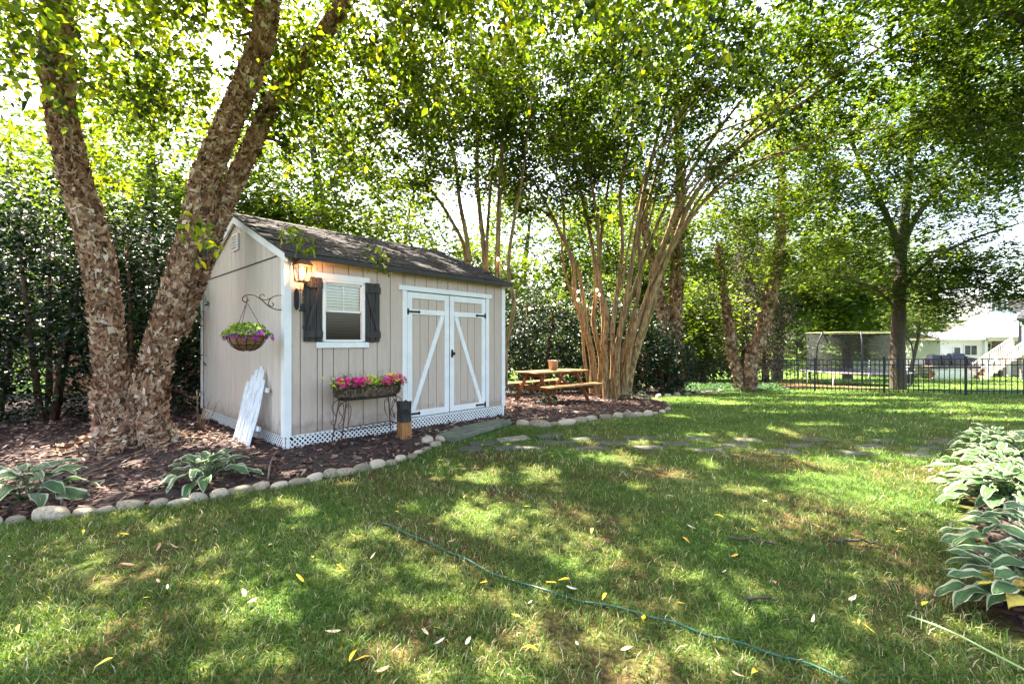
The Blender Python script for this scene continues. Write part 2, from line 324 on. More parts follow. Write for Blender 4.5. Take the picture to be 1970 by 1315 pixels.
M['post_b'] = mat('charred_post_top', (.012, .011, .010), (.05, .042, .035), 14, .8, 1.0, 30, stretch=(3, 3, .8))
M['post_o'] = mat('orange_stained_post', (.16, .065, .02), [(.38, .17, .05), (.08, .035, .015)], 6, .7, .6, 18, stretch=(5, 5, .7))
M['slab'] = mat('mossy_slab', (.075, .085, .06), [(.12, .135, .09), (.18, .17, .13)], 7, .9, .5, 40)
M['paver'] = mat('slate_paver', (.035, .038, .03), [(.07, .068, .052), (.03, .042, .018)], 9, .85, .4, 40, rnd=.2)
M['rock'] = mat('river_rock', (.19, .155, .105), [(.33, .27, .19), (.45, .37, .27)], 5, .85, .35, 26, rnd=.45, spots=((.17, .18, .09), 5, .6))
M['cobble'] = mat('small_cobble', (.12, .12, .095), [(.26, .23, .18), (.38, .26, .16)], 5, .85, .3, 26, rnd=.7)
M['wood'] = mat('oiled_table_wood', (.14, .06, .02), [(.26, .12, .035), (.40, .22, .07)], 4, .55, .35, 18, stretch=(1, 9, 9), spots=((.25, .22, .14), 8, .6))
M['wood_d'] = mat('table_frame_wood', (.16, .06, .025), (.30, .125, .045), 5, .6, .35, 18, stretch=(4, 4, 1.5))
M['zinc'] = mat('galvanised_zinc', (.26, .21, .18), (.36, .30, .26), 14, .5, .1, 30, metal=.3)
M['fence'] = mat('fence_black', (.010, .012, .022), (.018, .02, .032), 12, .45, metal=.2)
M['hose_g'] = mat('green_hose', (.008, .055, .038), (.018, .09, .06), 12, .4)
M['hose_p'] = mat('pale_hose', (.18, .28, .10), (.24, .34, .14), 12, .5)
M['stick'] = mat('dead_stick', (.10, .065, .045), (.24, .18, .13), 14, .9, .5, 40)
M['yleaf'] = mat('fallen_yellow_leaf', (.60, .42, .015), [(.74, .60, .05), (.55, .28, .03)], 10, .6, rnd=.5)
M['bleaf'] = mat('fallen_dry_leaf', (.36, .20, .11), [(.55, .42, .26), (.62, .55, .40)], 10, .7, rnd=.6)
M['stone_wall'] = mat('stacked_stone', (.20, .15, .13), [(.32, .26, .235), (.42, .36, .33)], 2.0, .9, .5, 8, stretch=(1, 1, 5))
M['roof_w'] = mat('roof_sun_glare', (.62, .62, .63), (.70, .70, .70), 3, .5)  # pale colour carries the sun glare on the house roofs
M['roof_g'] = mat('grey_blue_roof', (.25, .29, .32), (.33, .36, .39), 6, .8)
M['wood_deck'] = mat('deck_wood', (.22, .13, .08), (.34, .22, .14), 5, .8, .3, 20, stretch=(1, 8, 8))
M['winglass'] = mat('dark_window', (.03, .035, .04), (.07, .08, .09), 3, .08, spec=.8)
M['net'] = None
M['red_mulch'] = mat('pine_straw', (.14, .055, .03), (.26, .12, .065), 12, .95, .8, 40)
M['cover_g'] = ramp_mat('groundcover_leaf', [(.02, .06, .025), (.05, .12, .04), (.09, .18, .06)], trans=.3, tcol=(1.7, 1.8, .8))
def hosta_mat():
    m = bpy.data.materials.new('variegated_hosta_leaf'); m.use_nodes = True; n = m.node_tree.nodes; l = m.node_tree.links; b = n['Principled BSDF']; b.inputs['Roughness'].default_value = .42
    at = n.new('ShaderNodeAttribute'); at.attribute_name = 'rnd'; tc = n.new('ShaderNodeTexCoord'); nz = n.new('ShaderNodeTexNoise'); nz.inputs['Scale'].default_value = 3.5; l.new(tc.outputs['Object'], nz.inputs[0])
    oi = n.new('ShaderNodeObjectInfo')
    ma = n.new('ShaderNodeMath'); ma.operation = 'MULTIPLY_ADD'; ma.inputs[1].default_value = .35; l.new(nz.outputs[0], ma.inputs[0]); l.new(at.outputs['Fac'], ma.inputs[2])
    rp = n.new('ShaderNodeValToRGB'); e = rp.color_ramp.elements; e[0].position = .88; e[0].color = (0, 0, 0, 1); e[1].position = .95; e[1].color = (1, 1, 1, 1); l.new(ma.outputs[0], rp.inputs[0])
    g = n.new('ShaderNodeValToRGB'); g.color_ramp.elements[0].color = (.045, .115, .035, 1); g.color_ramp.elements[1].color = (.09, .185, .06, 1); l.new(oi.outputs['Random'], g.inputs[0])
    w = n.new('ShaderNodeValToRGB'); w.color_ramp.elements[0].color = (.42, .50, .27, 1); w.color_ramp.elements[1].color = (.60, .62, .44, 1); l.new(oi.outputs['Random'], w.inputs[0])
    mx = n.new('ShaderNodeMix'); mx.data_type = 'RGBA'; l.new(rp.outputs[0], mx.inputs[0]); l.new(g.outputs[0], mx.inputs[6]); l.new(w.outputs[0], mx.inputs[7]); l.new(mx.outputs[2], b.inputs['Base Color'])
    sn = n.new('ShaderNodeMath'); sn.operation = 'SINE'; ml = n.new('ShaderNodeMath'); ml.operation = 'MULTIPLY'; ml.inputs[1].default_value = 38; l.new(at.outputs['Fac'], ml.inputs[0]); l.new(ml.outputs[0], sn.inputs[0])
    bp = n.new('ShaderNodeBump'); bp.inputs['Strength'].default_value = .7; bp.inputs['Distance'].default_value = .004; l.new(sn.outputs[0], bp.inputs['Height']); l.new(bp.outputs[0], b.inputs['Normal'])
    t = n.new('ShaderNodeBsdfTranslucent'); l.new(mx.outputs[2], t.inputs[0]); ms = n.new('ShaderNodeMixShader'); ms.inputs[0].default_value = .25; l.new(b.outputs[0], ms.inputs[1]); l.new(t.outputs[0], ms.inputs[2]); l.new(ms.outputs[0], n['Material Output'].inputs[0])
    return m
M['hosta'] = hosta_mat()
M['hosta_y'] = mat('yellowing_hosta_leaf', (.62, .42, .03), [(.55, .50, .10), (.45, .22, .04)], 9, .5, rnd=.4)
def net_mat():
    m = bpy.data.materials.new('trampoline_net'); m.use_nodes = True; n = m.node_tree.nodes; l = m.node_tree.links; b = n['Principled BSDF']; b.inputs['Base Color'].default_value = (.03, .035, .035, 1); b.inputs['Roughness'].default_value = .8
    t = n.new('ShaderNodeBsdfTransparent'); ms = n.new('ShaderNodeMixShader'); ms.inputs[0].default_value = .5; l.new(t.outputs[0], ms.inputs[1]); l.new(b.outputs[0], ms.inputs[2]); l.new(ms.outputs[0], n['Material Output'].inputs[0]); return m
M['net'] = net_mat()

# ---------------- leaves and trees ----------------
def leaf_cloud(mb, C, size, up=.6, rnd=None, shape=.5, six=False, droop=0.0, m=0, jit=.3):
    """one small leaf per centre C; up = how much the blades face the sky"""
    N = len(C)
    if N == 0: return
    nrm = rng.normal(size=(N, 3)); nrm /= np.linalg.norm(nrm, axis=1)[:, None]; nrm[:, 2] = np.abs(nrm[:, 2])
    nrm = nrm*(1-up)+np.array([0, 0, up]); nrm /= np.linalg.norm(nrm, axis=1)[:, None]
    ax = rng.normal(size=(N, 3)); ax[:, 2] -= droop; ax -= nrm*np.sum(ax*nrm, 1)[:, None]; ax /= (np.linalg.norm(ax, axis=1)[:, None]+1e-9)
    if droop: ax[:, 2] -= droop*.5; ax /= np.linalg.norm(ax, axis=1)[:, None]
    sd = np.cross(nrm, ax); sd /= (np.linalg.norm(sd, axis=1)[:, None]+1e-9); s = (size*(1.05+jit*(rng.random(N)*2-1)-.35*(rng.random(N) < .35)))[:, None]
    if rnd is None: rnd = np.clip(rng.normal(.45, .2, N), 0, 1)
    w = shape*s*.5; fold = nrm*w*.35
    if six:
        V = np.stack([C, C+ax*s*.3+sd*w*.95+fold, C+ax*s*.62+sd*w*.8+fold*.7, C+ax*s-nrm*s*.1, C+ax*s*.62-sd*w*.8+fold*.7, C+ax*s*.3-sd*w*.95+fold], 1)
        b = np.arange(N)[:, None]*6; Fq = np.concatenate([b+np.array([0, 1, 2, 3]), b+np.array([0, 3, 4, 5])])
        mb.add(V.reshape(-1, 3), Fq, m, False, np.repeat(rnd, 6))
    else:
        V = np.stack([C, C+ax*s*.5+sd*w+fold, C+ax*s, C+ax*s*.5-sd*w+fold], 1)
        b = np.arange(N)[:, None]*4
        mb.add(V.reshape(-1, 3), b+np.array([0, 1, 2, 3]), m, False, np.repeat(rnd, 4))
def in_lobes(lobes, N, shell=.5):
    w = np.array([l[6] if len(l) > 6 else l[3]*l[4]*l[5] for l in lobes], float); w /= w.sum()
    k = rng.choice(len(lobes), N, p=w); L = np.array([l[:6] for l in lobes])[k]
    d = rng.normal(size=(N, 3)); d /= np.linalg.norm(d, axis=1)[:, None]; r = rng.random(N)**(1/3.0); r = r*(1-shell)+shell*(r**.4)
    return L[:, :3]+d*r[:, None]*L[:, 3:6]
def branches(mb, nodes, radii, T, sides=4, rmax=.02, rmin=.003):
    """grow a twig from the nearest wood to every target, nearest targets first"""
    nodes = list(map(tuple, nodes)); A = np.array(nodes, float); Rr = np.array(radii, float)
    cap = len(A)+len(T)*3+8; B = np.zeros((cap, 3)); RB = np.zeros(cap); B[:len(A)] = A; RB[:len(A)] = Rr; nn = len(A)
    order = np.argsort([np.min(np.sum((A-t)**2, 1)) for t in T])
    for i in order:
        t = T[i]; d = B[:nn]-t; dist = np.sqrt((d**2).sum(1)); cost = dist+np.maximum(0, d[:, 2])*1.2
        j = int(np.argmin(cost)); p = B[j]; r0 = min(rmax, RB[j]*.7); L = dist[j]
        if L < .05: continue
        mid = (p+t)/2+np.array([0, 0, .12*L])+rng.normal(size=3)*.06*L
        u = np.array([0, .33, .66, 1.0])[:, None]; pts = p*(1-u)**2+2*mid*u*(1-u)+t*u**2
        rr = np.linspace(max(r0, rmin), max(rmin, r0*.35), 4); mb.tube(pts, rr, sides, cap=False)
        B[nn:nn+3] = pts[1:]; RB[nn:nn+3] = rr[1:]; nn += 3
def clump(T, thr=-.25, f=1.0):
    x, y, z = T[:, 0]*f, T[:, 1]*f, T[:, 2]*f
    v = np.sin(3.1*x+1.7*np.sin(2.3*y)+.6)*np.sin(2.9*y+1.3*np.sin(2.1*z))+np.sin(3.7*z+2.2*np.sin(1.9*x))*.6+.35*np.sin(6.1*x+4.7*y-5.3*z)
    return T[v > thr]
# open places in the leaf roof: where the sun comes through on to these spots of the ground (pixel, half sizes)
SPOTS = [(a_, b_, c_*.85, d_*.85) for a_, b_, c_, d_ in [(1190, 880, 45, 14), (930, 922, 55, 18), (1045, 915, 55, 20), (905, 1002, 70, 18), (935, 985, 60, 12), (1050, 985, 30, 9), (1220, 935, 30, 8), (1415, 945, 45, 10), (1540, 1008, 25, 7), (1740, 965, 60, 12), (1130, 1050, 55, 22), (1190, 1072, 40, 22),
 (1110, 1095, 32, 34), (990, 1097, 45, 14), (1300, 1112, 60, 12), (1350, 1108, 30, 18), (800, 1165, 42, 20), (890, 1165, 55, 22), (700, 1030, 55, 12), (590, 985, 40, 14), (560, 1012, 40, 10), (465, 1175, 45, 34), (540, 1150, 28, 34), (380, 1122, 55, 16), (300, 1100, 40, 16), (200, 1120, 70, 24),
 (70, 1180, 80, 30), (20, 1255, 80, 34), (190, 1235, 40, 26), (500, 1270, 80, 26), (690, 1252, 50, 20), (400, 1285, 50, 22), (1080, 1195, 28, 17), (1140, 1237, 24, 16), (1290, 1280, 46, 30), (1395, 1282, 50, 26), (820, 1290, 50, 20), (1870, 1222, 40, 16), (255, 990, 38, 9), (670, 930, 30, 7), (745, 893, 22, 6), (1060, 1020, 30, 10),
 (105, 892, 55, 10), (235, 905, 50, 9), (175, 925, 40, 8), (285, 940, 45, 8), (430, 925, 30, 8), (60, 1095, 50, 14), (640, 885, 30, 6), (560, 905, 25, 6), (1450, 765, 60, 3), (1400, 776, 60, 4), (1600, 776, 110, 5), (1800, 790, 130, 6), (1900, 806, 80, 6), (1500, 792, 70, 4), (1570, 815, 60, 4), (1700, 828, 40, 4), (1340, 835, 40, 5), (1300, 800, 30, 5),
 (1110, 798, 30, 4), (1230, 780, 26, 4), (1080, 788, 28, 4), (930, 852, 45, 5), (1010, 862, 25, 4), (1250, 848, 30, 4), (1700, 765, 120, 4), (1550, 760, 60, 3), (1880, 960, 50, 12), (1930, 1080, 50, 14), (1850, 900, 35, 8), (820, 1060, 26, 8), (1580, 880, 30, 5), (620, 1090, 22, 10), (1000, 1000, 24, 7)]]
_r = random.Random(3)
SPOTS += [(_r.uniform(-50, 1850), 830+470*_r.random()**1.1, _r.uniform(8, 26), _r.uniform(4, 12)) for _ in range(120)]
_sp = np.array([(*G(a, b), c/F*G(a, b).y, d*G(a, b).y**2/(F*CAMH)) for a, b, c, d in SPOTS])
ROOFGAPS = [(-3.4, 6.0, 2.8, .10, .2), (-2.5, 7.3, 2.9, .2, .08), (-1.9, 7.0, 2.5, .15, .1), (-1.4, 8.4, 2.7, .12, .1), (-.5, 8.6, 2.4, .2, .12), (-1.1, 7.8, 2.45, .15, .1), (-2.6, 6.8, 2.7, .20, .12), (-2.0, 7.4, 2.7, .22, .12), (-1.6, 7.6, 2.6, .15, .15), (-1.2, 8.2, 2.6, .25, .12), (-2.3, 6.5, 2.5, .12, .12), (-3.2, 6.2, 2.7, .15, .10), (-.9, 8.6, 2.5, .2, .1), (-2.9, 6.9, 2.9, .15, .1)]
def open_to_sun(C):
    x, y, z = C[:, 0], C[:, 1], C[:, 2]; out = np.zeros(len(C), bool); t = to_sun
    for gx, gy, g_z, rx, ry in list(_sp)+ROOFGAPS:
        k = (z-g_z)/t.z; dx = (x-t.x*k-gx)/max(rx, .07); dy = (y-t.y*k-gy)/max(ry, .07); w = 1+.5*np.sin(dx*3.3+gx*5)*np.cos(dy*3.7+gy*3)+.4*np.sin(dx*8+gx*9)*np.sin(dy*7+gx)
        out |= (z > g_z+1.2)&(dx*dx+dy*dy < w*1.2)
    return out
def clusters(T, n, rad, flat=.6):
    """leaves strung along three short drooping twigs at every point of T"""
    m = len(T); d = rng.normal(size=(m, 3, 3)); d[:, :, 2] = d[:, :, 2]*.45-.35; d /= np.linalg.norm(d, axis=2)[:, :, None]
    k = rng.integers(0, 3, (m, n)); dd = np.take_along_axis(d, k[:, :, None].repeat(3, 2), 1); u = rng.random((m, n, 1))
    C = T[:, None, :]+dd*u*rad*2.3+np.array([0, 0, -.35])*rad*u*u+rng.normal(size=(m, n, 3))*rad*.24
    return C.reshape(-1, 3)
def flakes(mb, path, dens, size=.07, lift=.02):
    """curled plates of peeling bark over a trunk given as rows x,y,z,r"""
    p = path[:, :3]; r = path[:, 3]; seg = np.linalg.norm(np.diff(p, axis=0), axis=1); cum = np.concatenate([[0], np.cumsum(seg)]); N = int(dens*cum[-1])
    s_ = rng.random(N)*cum[-1]; T = np.gradient(p, axis=0); T /= np.linalg.norm(T, axis=1)[:, None]
    c = np.stack([np.interp(s_, cum, p[:, k]) for k in range(3)], 1); t = np.stack([np.interp(s_, cum, T[:, k]) for k in range(3)], 1); rr = np.interp(s_, cum, r)
    a = rng.random(N)*2*math.pi; ref = np.array([0., 1., 0.]); u = np.cross(t, ref); u /= np.linalg.norm(u, axis=1)[:, None]; v = np.cross(t, u)
    w = size*(.35+1.0*rng.random(N)**1.5); h = size*(.35+1.3*rng.random(N)**1.5); tilt = rng.normal(size=N)*.7; lf = lift*(rng.random(N)**1.6)*1.8
    shade = np.clip(rng.normal(.45, .24, N), 0, 1); side = rng.choice([-1, 1], N)
    V = np.zeros((N, 6, 3)); aw = w/rr*.5
    for i, da in enumerate((-1, 0, 1)):
        for j, dh in enumerate((-1, 1)):
            jx = 1+1.0*(rng.random(N)-.5); ang = a+da*aw*jx+dh*tilt*aw*.5
            out = rr+.003+lf*np.where(da*side > 0, 1.9, np.where(da == 0, .7, .1))*(1+.5*dh*rng.random(N))
            hh = dh*h*.5*(1+1.2*(rng.random(N)-.5))+da*tilt*h*.3
            V[:, i*2+j] = c+(np.cos(ang)*out)[:, None]*u+(np.sin(ang)*out)[:, None]*v+hh[:, None]*t
    b = np.arange(N)[:, None]*6; q = np.array([[0, 1, 3, 2], [2, 3, 5, 4]])
    mb.add(V.reshape(-1, 3), (b[:, None, :]+q[None]).reshape(-1, 4), 0, False, np.repeat(shade, 6))
def trunk_mesh(mb, path, n=14, wob=.06): mb.tube(path[:, :3], path[:, 3], n, cap=False, wob=wob)

def make_tree(name, label, cat, base, stems, lobes, ncl, nleaf, lsize, bark, leafm, group=None, rad=.28, stem_name='trunk', sub=5, up=.55, shape=.5, six=False, droop=0.0,
              flake=None, rmax=.03, mean=.45, flat=.6, tips=True, sides=10, wob=.05, extra=None, shell=.5, clip=None, minz=None, thr=-.1, cf=1.0, bend=0.0):
    """stems: world-space rows x,y,z,r. Parts: one trunk per stem, branches, crown (and peeling bark)"""
    root = thing(name, base, label, cat, group); bx = np.array(base)
    nodes = []; rads = []
    for st in stems:
        st = np.array(st, float); k_ = len(st)
        if bend: st[1:, :2] += rng.normal(0, bend, (k_-1, 2))
        pth = smooth_path(st, sub); pth[:, 3] = np.maximum(pth[:, 3], .004); k = len(pth)
        loc = pth.copy(); loc[:, :3] -= bx
        mb = MB(); mb.tube(loc[:, :3], loc[:, 3], sides, cap=False, wob=wob); o = mb.build(stem_name, bark, root)
        if flake:
            fb = MB(); flakes(fb, loc, *flake); fo = fb.build('peeling_bark', M['flake'], o); fo['kind'] = 'stuff'
        q = pth[int(k*.35):]; nodes += list(q[:, :3]); rads += list(q[:, 3])
    T = clump(in_lobes(lobes, int(ncl*1.7), shell), thr, cf)
    if clip is not None: T = T[clip(T)]
    gzv = gz(T[:, 1])+(.6 if minz is None else minz); T = T[T[:, 2] > gzv]
    bb = MB(); branches(bb, nodes, rads, T, rmax=rmax)
    V0 = bx
    for i in range(len(bb.V)): bb.V[i] = bb.V[i]-V0
    if bb.n: bb.build('branches', M['twig'], root)
    Cw = clusters(T, nleaf, rad, flat); keep = ~open_to_sun(Cw)|(rng.random(len(Cw)) < .015); C = (Cw-bx)[keep]; lb = MB()
    # every twig has its own tone, leaves vary round it
    tone = np.repeat(rng.normal(mean, .20, len(T)), nleaf)[keep]+rng.normal(0, .13, len(C))
    leaf_cloud(lb, C, lsize, up, np.clip(tone, 0, 1), shape, six, droop)
    if extra is not None: extra(lb, bx)
    co = lb.build('crown', leafm, root)
    return root

# ---------------- ground ----------------
def terrain(name, x0, x1, y0, y1, nx, ny, m, dz=0.0):
    xs = np.linspace(x0, x1, nx); ys = y0+(y1-y0)*np.linspace(0, 1, ny)**1.6
    X, Y = np.meshgrid(xs, ys); Z = gz(Y)+dz; V = np.stack([X, Y, Z], -1).reshape(-1, 3)
    i, j = np.meshgrid(np.arange(ny-1), np.arange(nx-1), indexing='ij')
    Fq = np.stack([i*nx+j, i*nx+j+1, (i+1)*nx+j+1, (i+1)*nx+j], -1).reshape(-1, 4)
    return tag(MB().add(V, Fq, 0, True).build(name, m), kind='structure')
terrain('lawn_ground', -160, 200, -14, 320, 120, 260, M['soil'])

def poly_sd(pts, X, Y):
    """signed distance, positive inside the polygon"""
    P_ = np.array(pts); Q = np.roll(P_, -1, axis=0); d = np.full(X.shape, 1e9); ins = np.zeros(X.shape, bool)
    for a, b in zip(P_, Q):
        e = b-a; t = np.clip(((X-a[0])*e[0]+(Y-a[1])*e[1])/(e@e+1e-12), 0, 1)
        d = np.minimum(d, np.hypot(X-a[0]-t*e[0], Y-a[1]-t*e[1]))
        c = ((a[1] > Y) != (b[1] > Y)) & (X < (b[0]-a[0])*(Y-a[1])/(b[1]-a[1]+1e-12)+a[0]); ins ^= c
    return np.where(ins, d, -d)
def gpx(l): return [tuple(G(*q)[:2]) for q in l]
# left bed: from beyond the left edge along the stones, round behind the shed
edgeA = [(-240, 1040), (0, 1010), (65, 1000), (120, 994), (160, 988), (200, 985), (245, 977), (300, 972), (338, 968), (378, 962), (430, 952), (460, 947), (497, 942), (535, 937), (570, 932), (600, 926), (635, 917), (665, 912), (695, 906), (720, 901), (745, 893), (768, 886), (790, 879), (812, 870), (835, 860), (850, 848)]
edgeB = [(985, 818), (1018, 816), (1040, 817), (1072, 816), (1095, 814), (1118, 812), (1138, 808), (1160, 805), (1185, 803), (1210, 802), (1240, 800), (1262, 797), (1282, 792), (1290, 784), (1284, 776), (1268, 771), (1250, 768)]
edgeC = [(1250, 766), (1275, 762), (1310, 758), (1350, 756), (1400, 753), (1440, 750)]
A_ = gpx(edgeA); B_ = gpx(edgeB); C_ = gpx(edgeC)
bed1 = A_+[(-0.95, 6.3), (-0.25, 6.95)]+B_+C_+[(9.6, 17.3), (9, 22), (-2, 22), (-14, 18), (-18, 8), (-9, 3.2)]
def rough_n(X, Y, s=1.0): return np.sin(X*3.1*s+1.3)*np.cos(Y*2.7*s)+.6*np.sin(X*7.3*s+Y*5.1*s)+.4*np.cos(X*13*s-Y*11*s)
def bed(name, poly, x0, x1, y0, y1, st, h=.06, m=None):
    xs = np.arange(x0, x1, st); ys = np.arange(y0, y1, st); X, Y = np.meshgrid(xs, ys); sd = poly_sd(poly, X, Y)
    t = np.clip((sd+.05)/.35, -1, 1); Z = gz(Y)-.012+h*np.where(t > 0, t*t*(3-2*t), t)+np.where(sd > 0, .008*rough_n(X, Y, 2), 0)
    ny, nx = X.shape; V = np.stack([X, Y, Z], -1).reshape(-1, 3); i, j = np.meshgrid(np.arange(ny-1), np.arange(nx-1), indexing='ij')
    keep = (np.minimum.reduce([sd[:-1, :-1], sd[1:, :-1], sd[:-1, 1:], sd[1:, 1:]]) > -.15)
    Fq = np.stack([i*nx+j, i*nx+j+1, (i+1)*nx+j+1, (i+1)*nx+j], -1)[keep]
    return tag(MB().add(V, Fq.reshape(-1, 4), 0, True).build(name, m or M['mulch']), kind='structure')
bed('mulch_bed', bed1, -15, 10, 2.6, 20, .12)
bedR = gpx([(1815, 1000), (1840, 985), (1990, 985), (2300, 1000), (2300, 1400), (1990, 1262), (1960, 1225), (1900, 1165), (1862, 1110), (1832, 1060)])
bedR = gpx([(1850, 895), (1850, 950), (1850, 1005), (1850, 1050), (1865, 1100), (1880, 1150), (1915, 1195), (1965, 1240), (2060, 1310)])+[(4.6, 1.7), (5.5, 3.2), (7.2, 4.6), tuple(G(2040, 862)[:2]), tuple(G(1900, 868)[:2])]
bed('mulch_bed', bedR, 1.5, 8, 1, 6.5, .06)

M['screen'] = glass('insect_screen', (.42, .43, .40), 0.0)
# ---------------- shed ----------------
D0 = 5.26; CX, CY = -.5*D0, D0; SA = math.atan2(.733, .680); SL, SW = 3.64, 3.60; WT = 2.33; WB = .19
shed = thing('garden_shed', (CX, CY, 0), 'beige wooden garden shed with dark shingle roof, white trim and black shutters', 'shed', rz=SA)
ca, sa = math.cos(SA), math.sin(SA)
def L2W(x, y, z): return Vector((CX+x*ca-y*sa, CY+x*sa+y*ca, z))
RZ = 3.07                                         # ridge height
def part(mb, name, m, parent=shed, **k): return mb.build(name, m, parent, **k)
# core of the walls, a little behind the boards
def gable_poly(i=0.0): return [(i, WB), (SW-i, WB), (SW-i, WT-.01), (SW/2, RZ-.06), (i, WT-.01)]
core = MB()
for q in ((.05, .44, WB, WT), (.965, SL-.05, WB, WT), (.44, .965, WB, 1.31), (.44, .965, 2.05, WT)): core.box(((q[0]+q[1])/2, .035, (q[2]+q[3])/2), (q[1]-q[0], .03, q[3]-q[2]))
core.box((SL/2, SW-.035, (WB+WT)/2), (SL-.1, .03, WT-WB))
for x in (.02, SL-.05): core.prism(gable_poly(.05), .03, lambda u, v, w, x=x: (x+w, u, v))
part(core, 'wall', M['groove'])
cm = MB(); cm.box((SL/2, SW/2, WB/2-.02), (SL-.3, SW-.3, WB-.1)); part(cm, 'crawl_space_shade', M['dark'])  # near-black block: shade under the shed, put into its colour
# front boards, cut round the window and the doors
bw = .2033; holes = [(.43, .975, 1.30, 2.06), (1.62, 3.22, .0, 2.03)]
nb = int(SL/bw)+1
for i in range(nb):
    x0 = max(.03, i*bw-.04); x1 = min(SL-.02, (i+1)*bw-.04)
    if x1-x0 < .02: continue
    cells = [(x0, x1, WB, WT+.06)]
    for h in holes:
        new = []
        for c in cells:
            if c[1] <= h[0] or c[0] >= h[1] or c[3] <= h[2] or c[2] >= h[3]: new.append(c); continue
            if c[0] < h[0]-.01: new.append((c[0], h[0], c[2], c[3]))
            if c[1] > h[1]+.01: new.append((h[1], c[1], c[2], c[3]))
            l, r = max(c[0], h[0]), min(c[1], h[1])
            if c[2] < h[2]: new.append((l, r, c[2], h[2]))
            if c[3] > h[3]: new.append((l, r, h[3], c[3]))
        cells = new
    for c in cells:
        b = MB().box(((c[0]+c[1])/2, .006, (c[2]+c[3])/2), (c[1]-c[0]-.009, .018, c[3]-c[2]-.002), bev=.002); part(b, 'siding_board', M['siding'])
# gable boards: below and above the joint at eave height, near and far gable
def roofz(y): return WT+.0+(RZ-WT)*(1-abs(y-SW/2)/(SW/2))
for gx, sgn in ((0, -1), (SL, 1)):
    for i in range(int(SW/bw)+1):
        y0 = i*bw+.0; y1 = min(SW-.01, (i+1)*bw)
        if y1-y0 < .02: continue
        y0b, y1b = y0+.004, y1-.003
        if i == 0: y0b = .02
        b = MB().box((gx+sgn*-.006, (y0b+y1b)/2, (WB+WT-.012)/2), (.018, y1b-y0b, WT-.012-WB), bev=.002); part(b, 'siding_board', M['siding_lit'])
        a0, a1 = roofz(y0b)-.05, roofz(y1b)-.05; zb = WT+.006
        pl = [(y0b, zb), (y1b, zb), (y1b, max(a1, zb+.002)), (y0b, max(a0, zb+.002))]
        if y0b < SW/2 < y1b: pl = [(y0b, zb), (y1b, zb), (y1b, a1), (SW/2, RZ-.05), (y0b, a0)]
        b = MB().prism(pl, .018, lambda u, v, w, gx=gx, sgn=sgn: (gx+sgn*(-.002+w*1.0)-(.014*sgn), u, v)); part(b, 'gable_board', M['siding_lit'])
    zz = MB().box((gx+sgn*.008, SW/2, WT-.004), (.012, SW, .012)); part(zz, 'joint_flashing', M['rust'])
# corner boards and trims
for x, y in ((-.004, -.004), (SL+.004, -.004), (-.004, SW), (SL+.004, SW)):
    sx = 1 if x < 1 else -1; sy = 1 if y < 1 else -1
    c = MB(); c.box((x+sx*.033-sx*.016, y-sy*.010, (WB+WT)/2+.02), (.085, .02, WT-WB+.05), bev=.003)
    c.box((x-sx*.018, y+sy*.035, (WB+WT)/2+.02), (.02, .068, WT-WB+.05), bev=.003); part(c, 'corner_board', M['white'])
for sgn, gx in ((-1, 0), (1, SL)):
    for s2 in (0, 1):
        ya, yb = (-.12, SW/2) if s2 == 0 else (SW+.12, SW/2)
        slope = (RZ-WT)/(SW/2)
        za, zb_ = WT-.12*slope-.01, RZ-.01
        part(MB().bar((gx+sgn*.035, ya, za-.02), (gx+sgn*.035, yb, zb_-.02), .03, .085, up=(0, 0, 1)), 'rake_board', M['white'])
# gable vent
v = thing_v = MB(); v.box((-.016, SW/2, 2.72), (.02, .26, .24), bev=.003); vent = part(v, 'gable_vent', M['white'])
for k in range(5): part(MB().box((-.035, SW/2, 2.64+k*.04), (.025, .20, .006), rot=rmat(0, .6, 0)), 'slat', M['white'], vent)
# frieze under the eave
part(MB().box((SL/2, -.004, WT+.035), (SL+.02, .03, .03)), 'frieze_board', M['white'])
# roof: deck, fascia, ridge, single shingles on the front slope
slope = (RZ-WT)/(SW/2); sl = math.atan(slope); ov = .14; OX = .07
def onroof(u, v, w=0.0):
    """u along the shed, v up the front slope from the eave edge, w off the deck"""
    return (u, -ov+v*math.cos(sl)-w*math.sin(sl), WT-ov*slope+.03+v*math.sin(sl)+w*math.cos(sl))
RL = (SW/2+ov)/math.cos(sl)
deck = MB()
for mir in (0, 1):
    def tr(q): return (q[0], q[1] if not mir else SW-q[1], q[2])
    V = [tr(onroof(u, v_, w)) for u in (-OX, SL+OX) for v_ in (0, RL) for w in (0, .02)]
    deck.add(V, [[0, 1, 3, 2], [4, 6, 7, 5], [0, 4, 5, 1], [2, 3, 7, 6], [0, 2, 6, 4], [1, 5, 7, 3]])
roof = part(deck, 'roof', M['fascia'])
part(MB().box((SL/2, -ov-.012, WT-ov*slope+.02), (SL+2*OX, .022, .075), bev=.003), 'fascia', M['fascia'], roof)
part(MB().box((SL/2, SW+ov+.012, WT-ov*slope+.02), (SL+2*OX, .022, .075), bev=.003), 'fascia', M['fascia'], roof)
def shingle_mesh(w, hh, wob):
    mb = MB(); n = 4; V = []
    for i in range(n+1):
        u = -w/2+w*i/n; d = -wob*random.random()
        V += [(u, d, .012+.004*random.random()), (u, hh, .002), (u, d, .003)]
    Fq = []
    for i in range(n): a = i*3; Fq += [[a, a+3, a+4, a+1], [a+2, a+5, a+3, a]]
    mb.add(V, Fq); return mb.mesh('shingle', M['shingle'])
exp_ = .142; rows = int(RL/exp_)+1; tabw = .30
SM = [shingle_mesh(tabw-.006, exp_+.05, .008) for _ in range(6)]; SMn = [shingle_mesh(tabw*.62, exp_+.05, .010) for _ in range(4)]
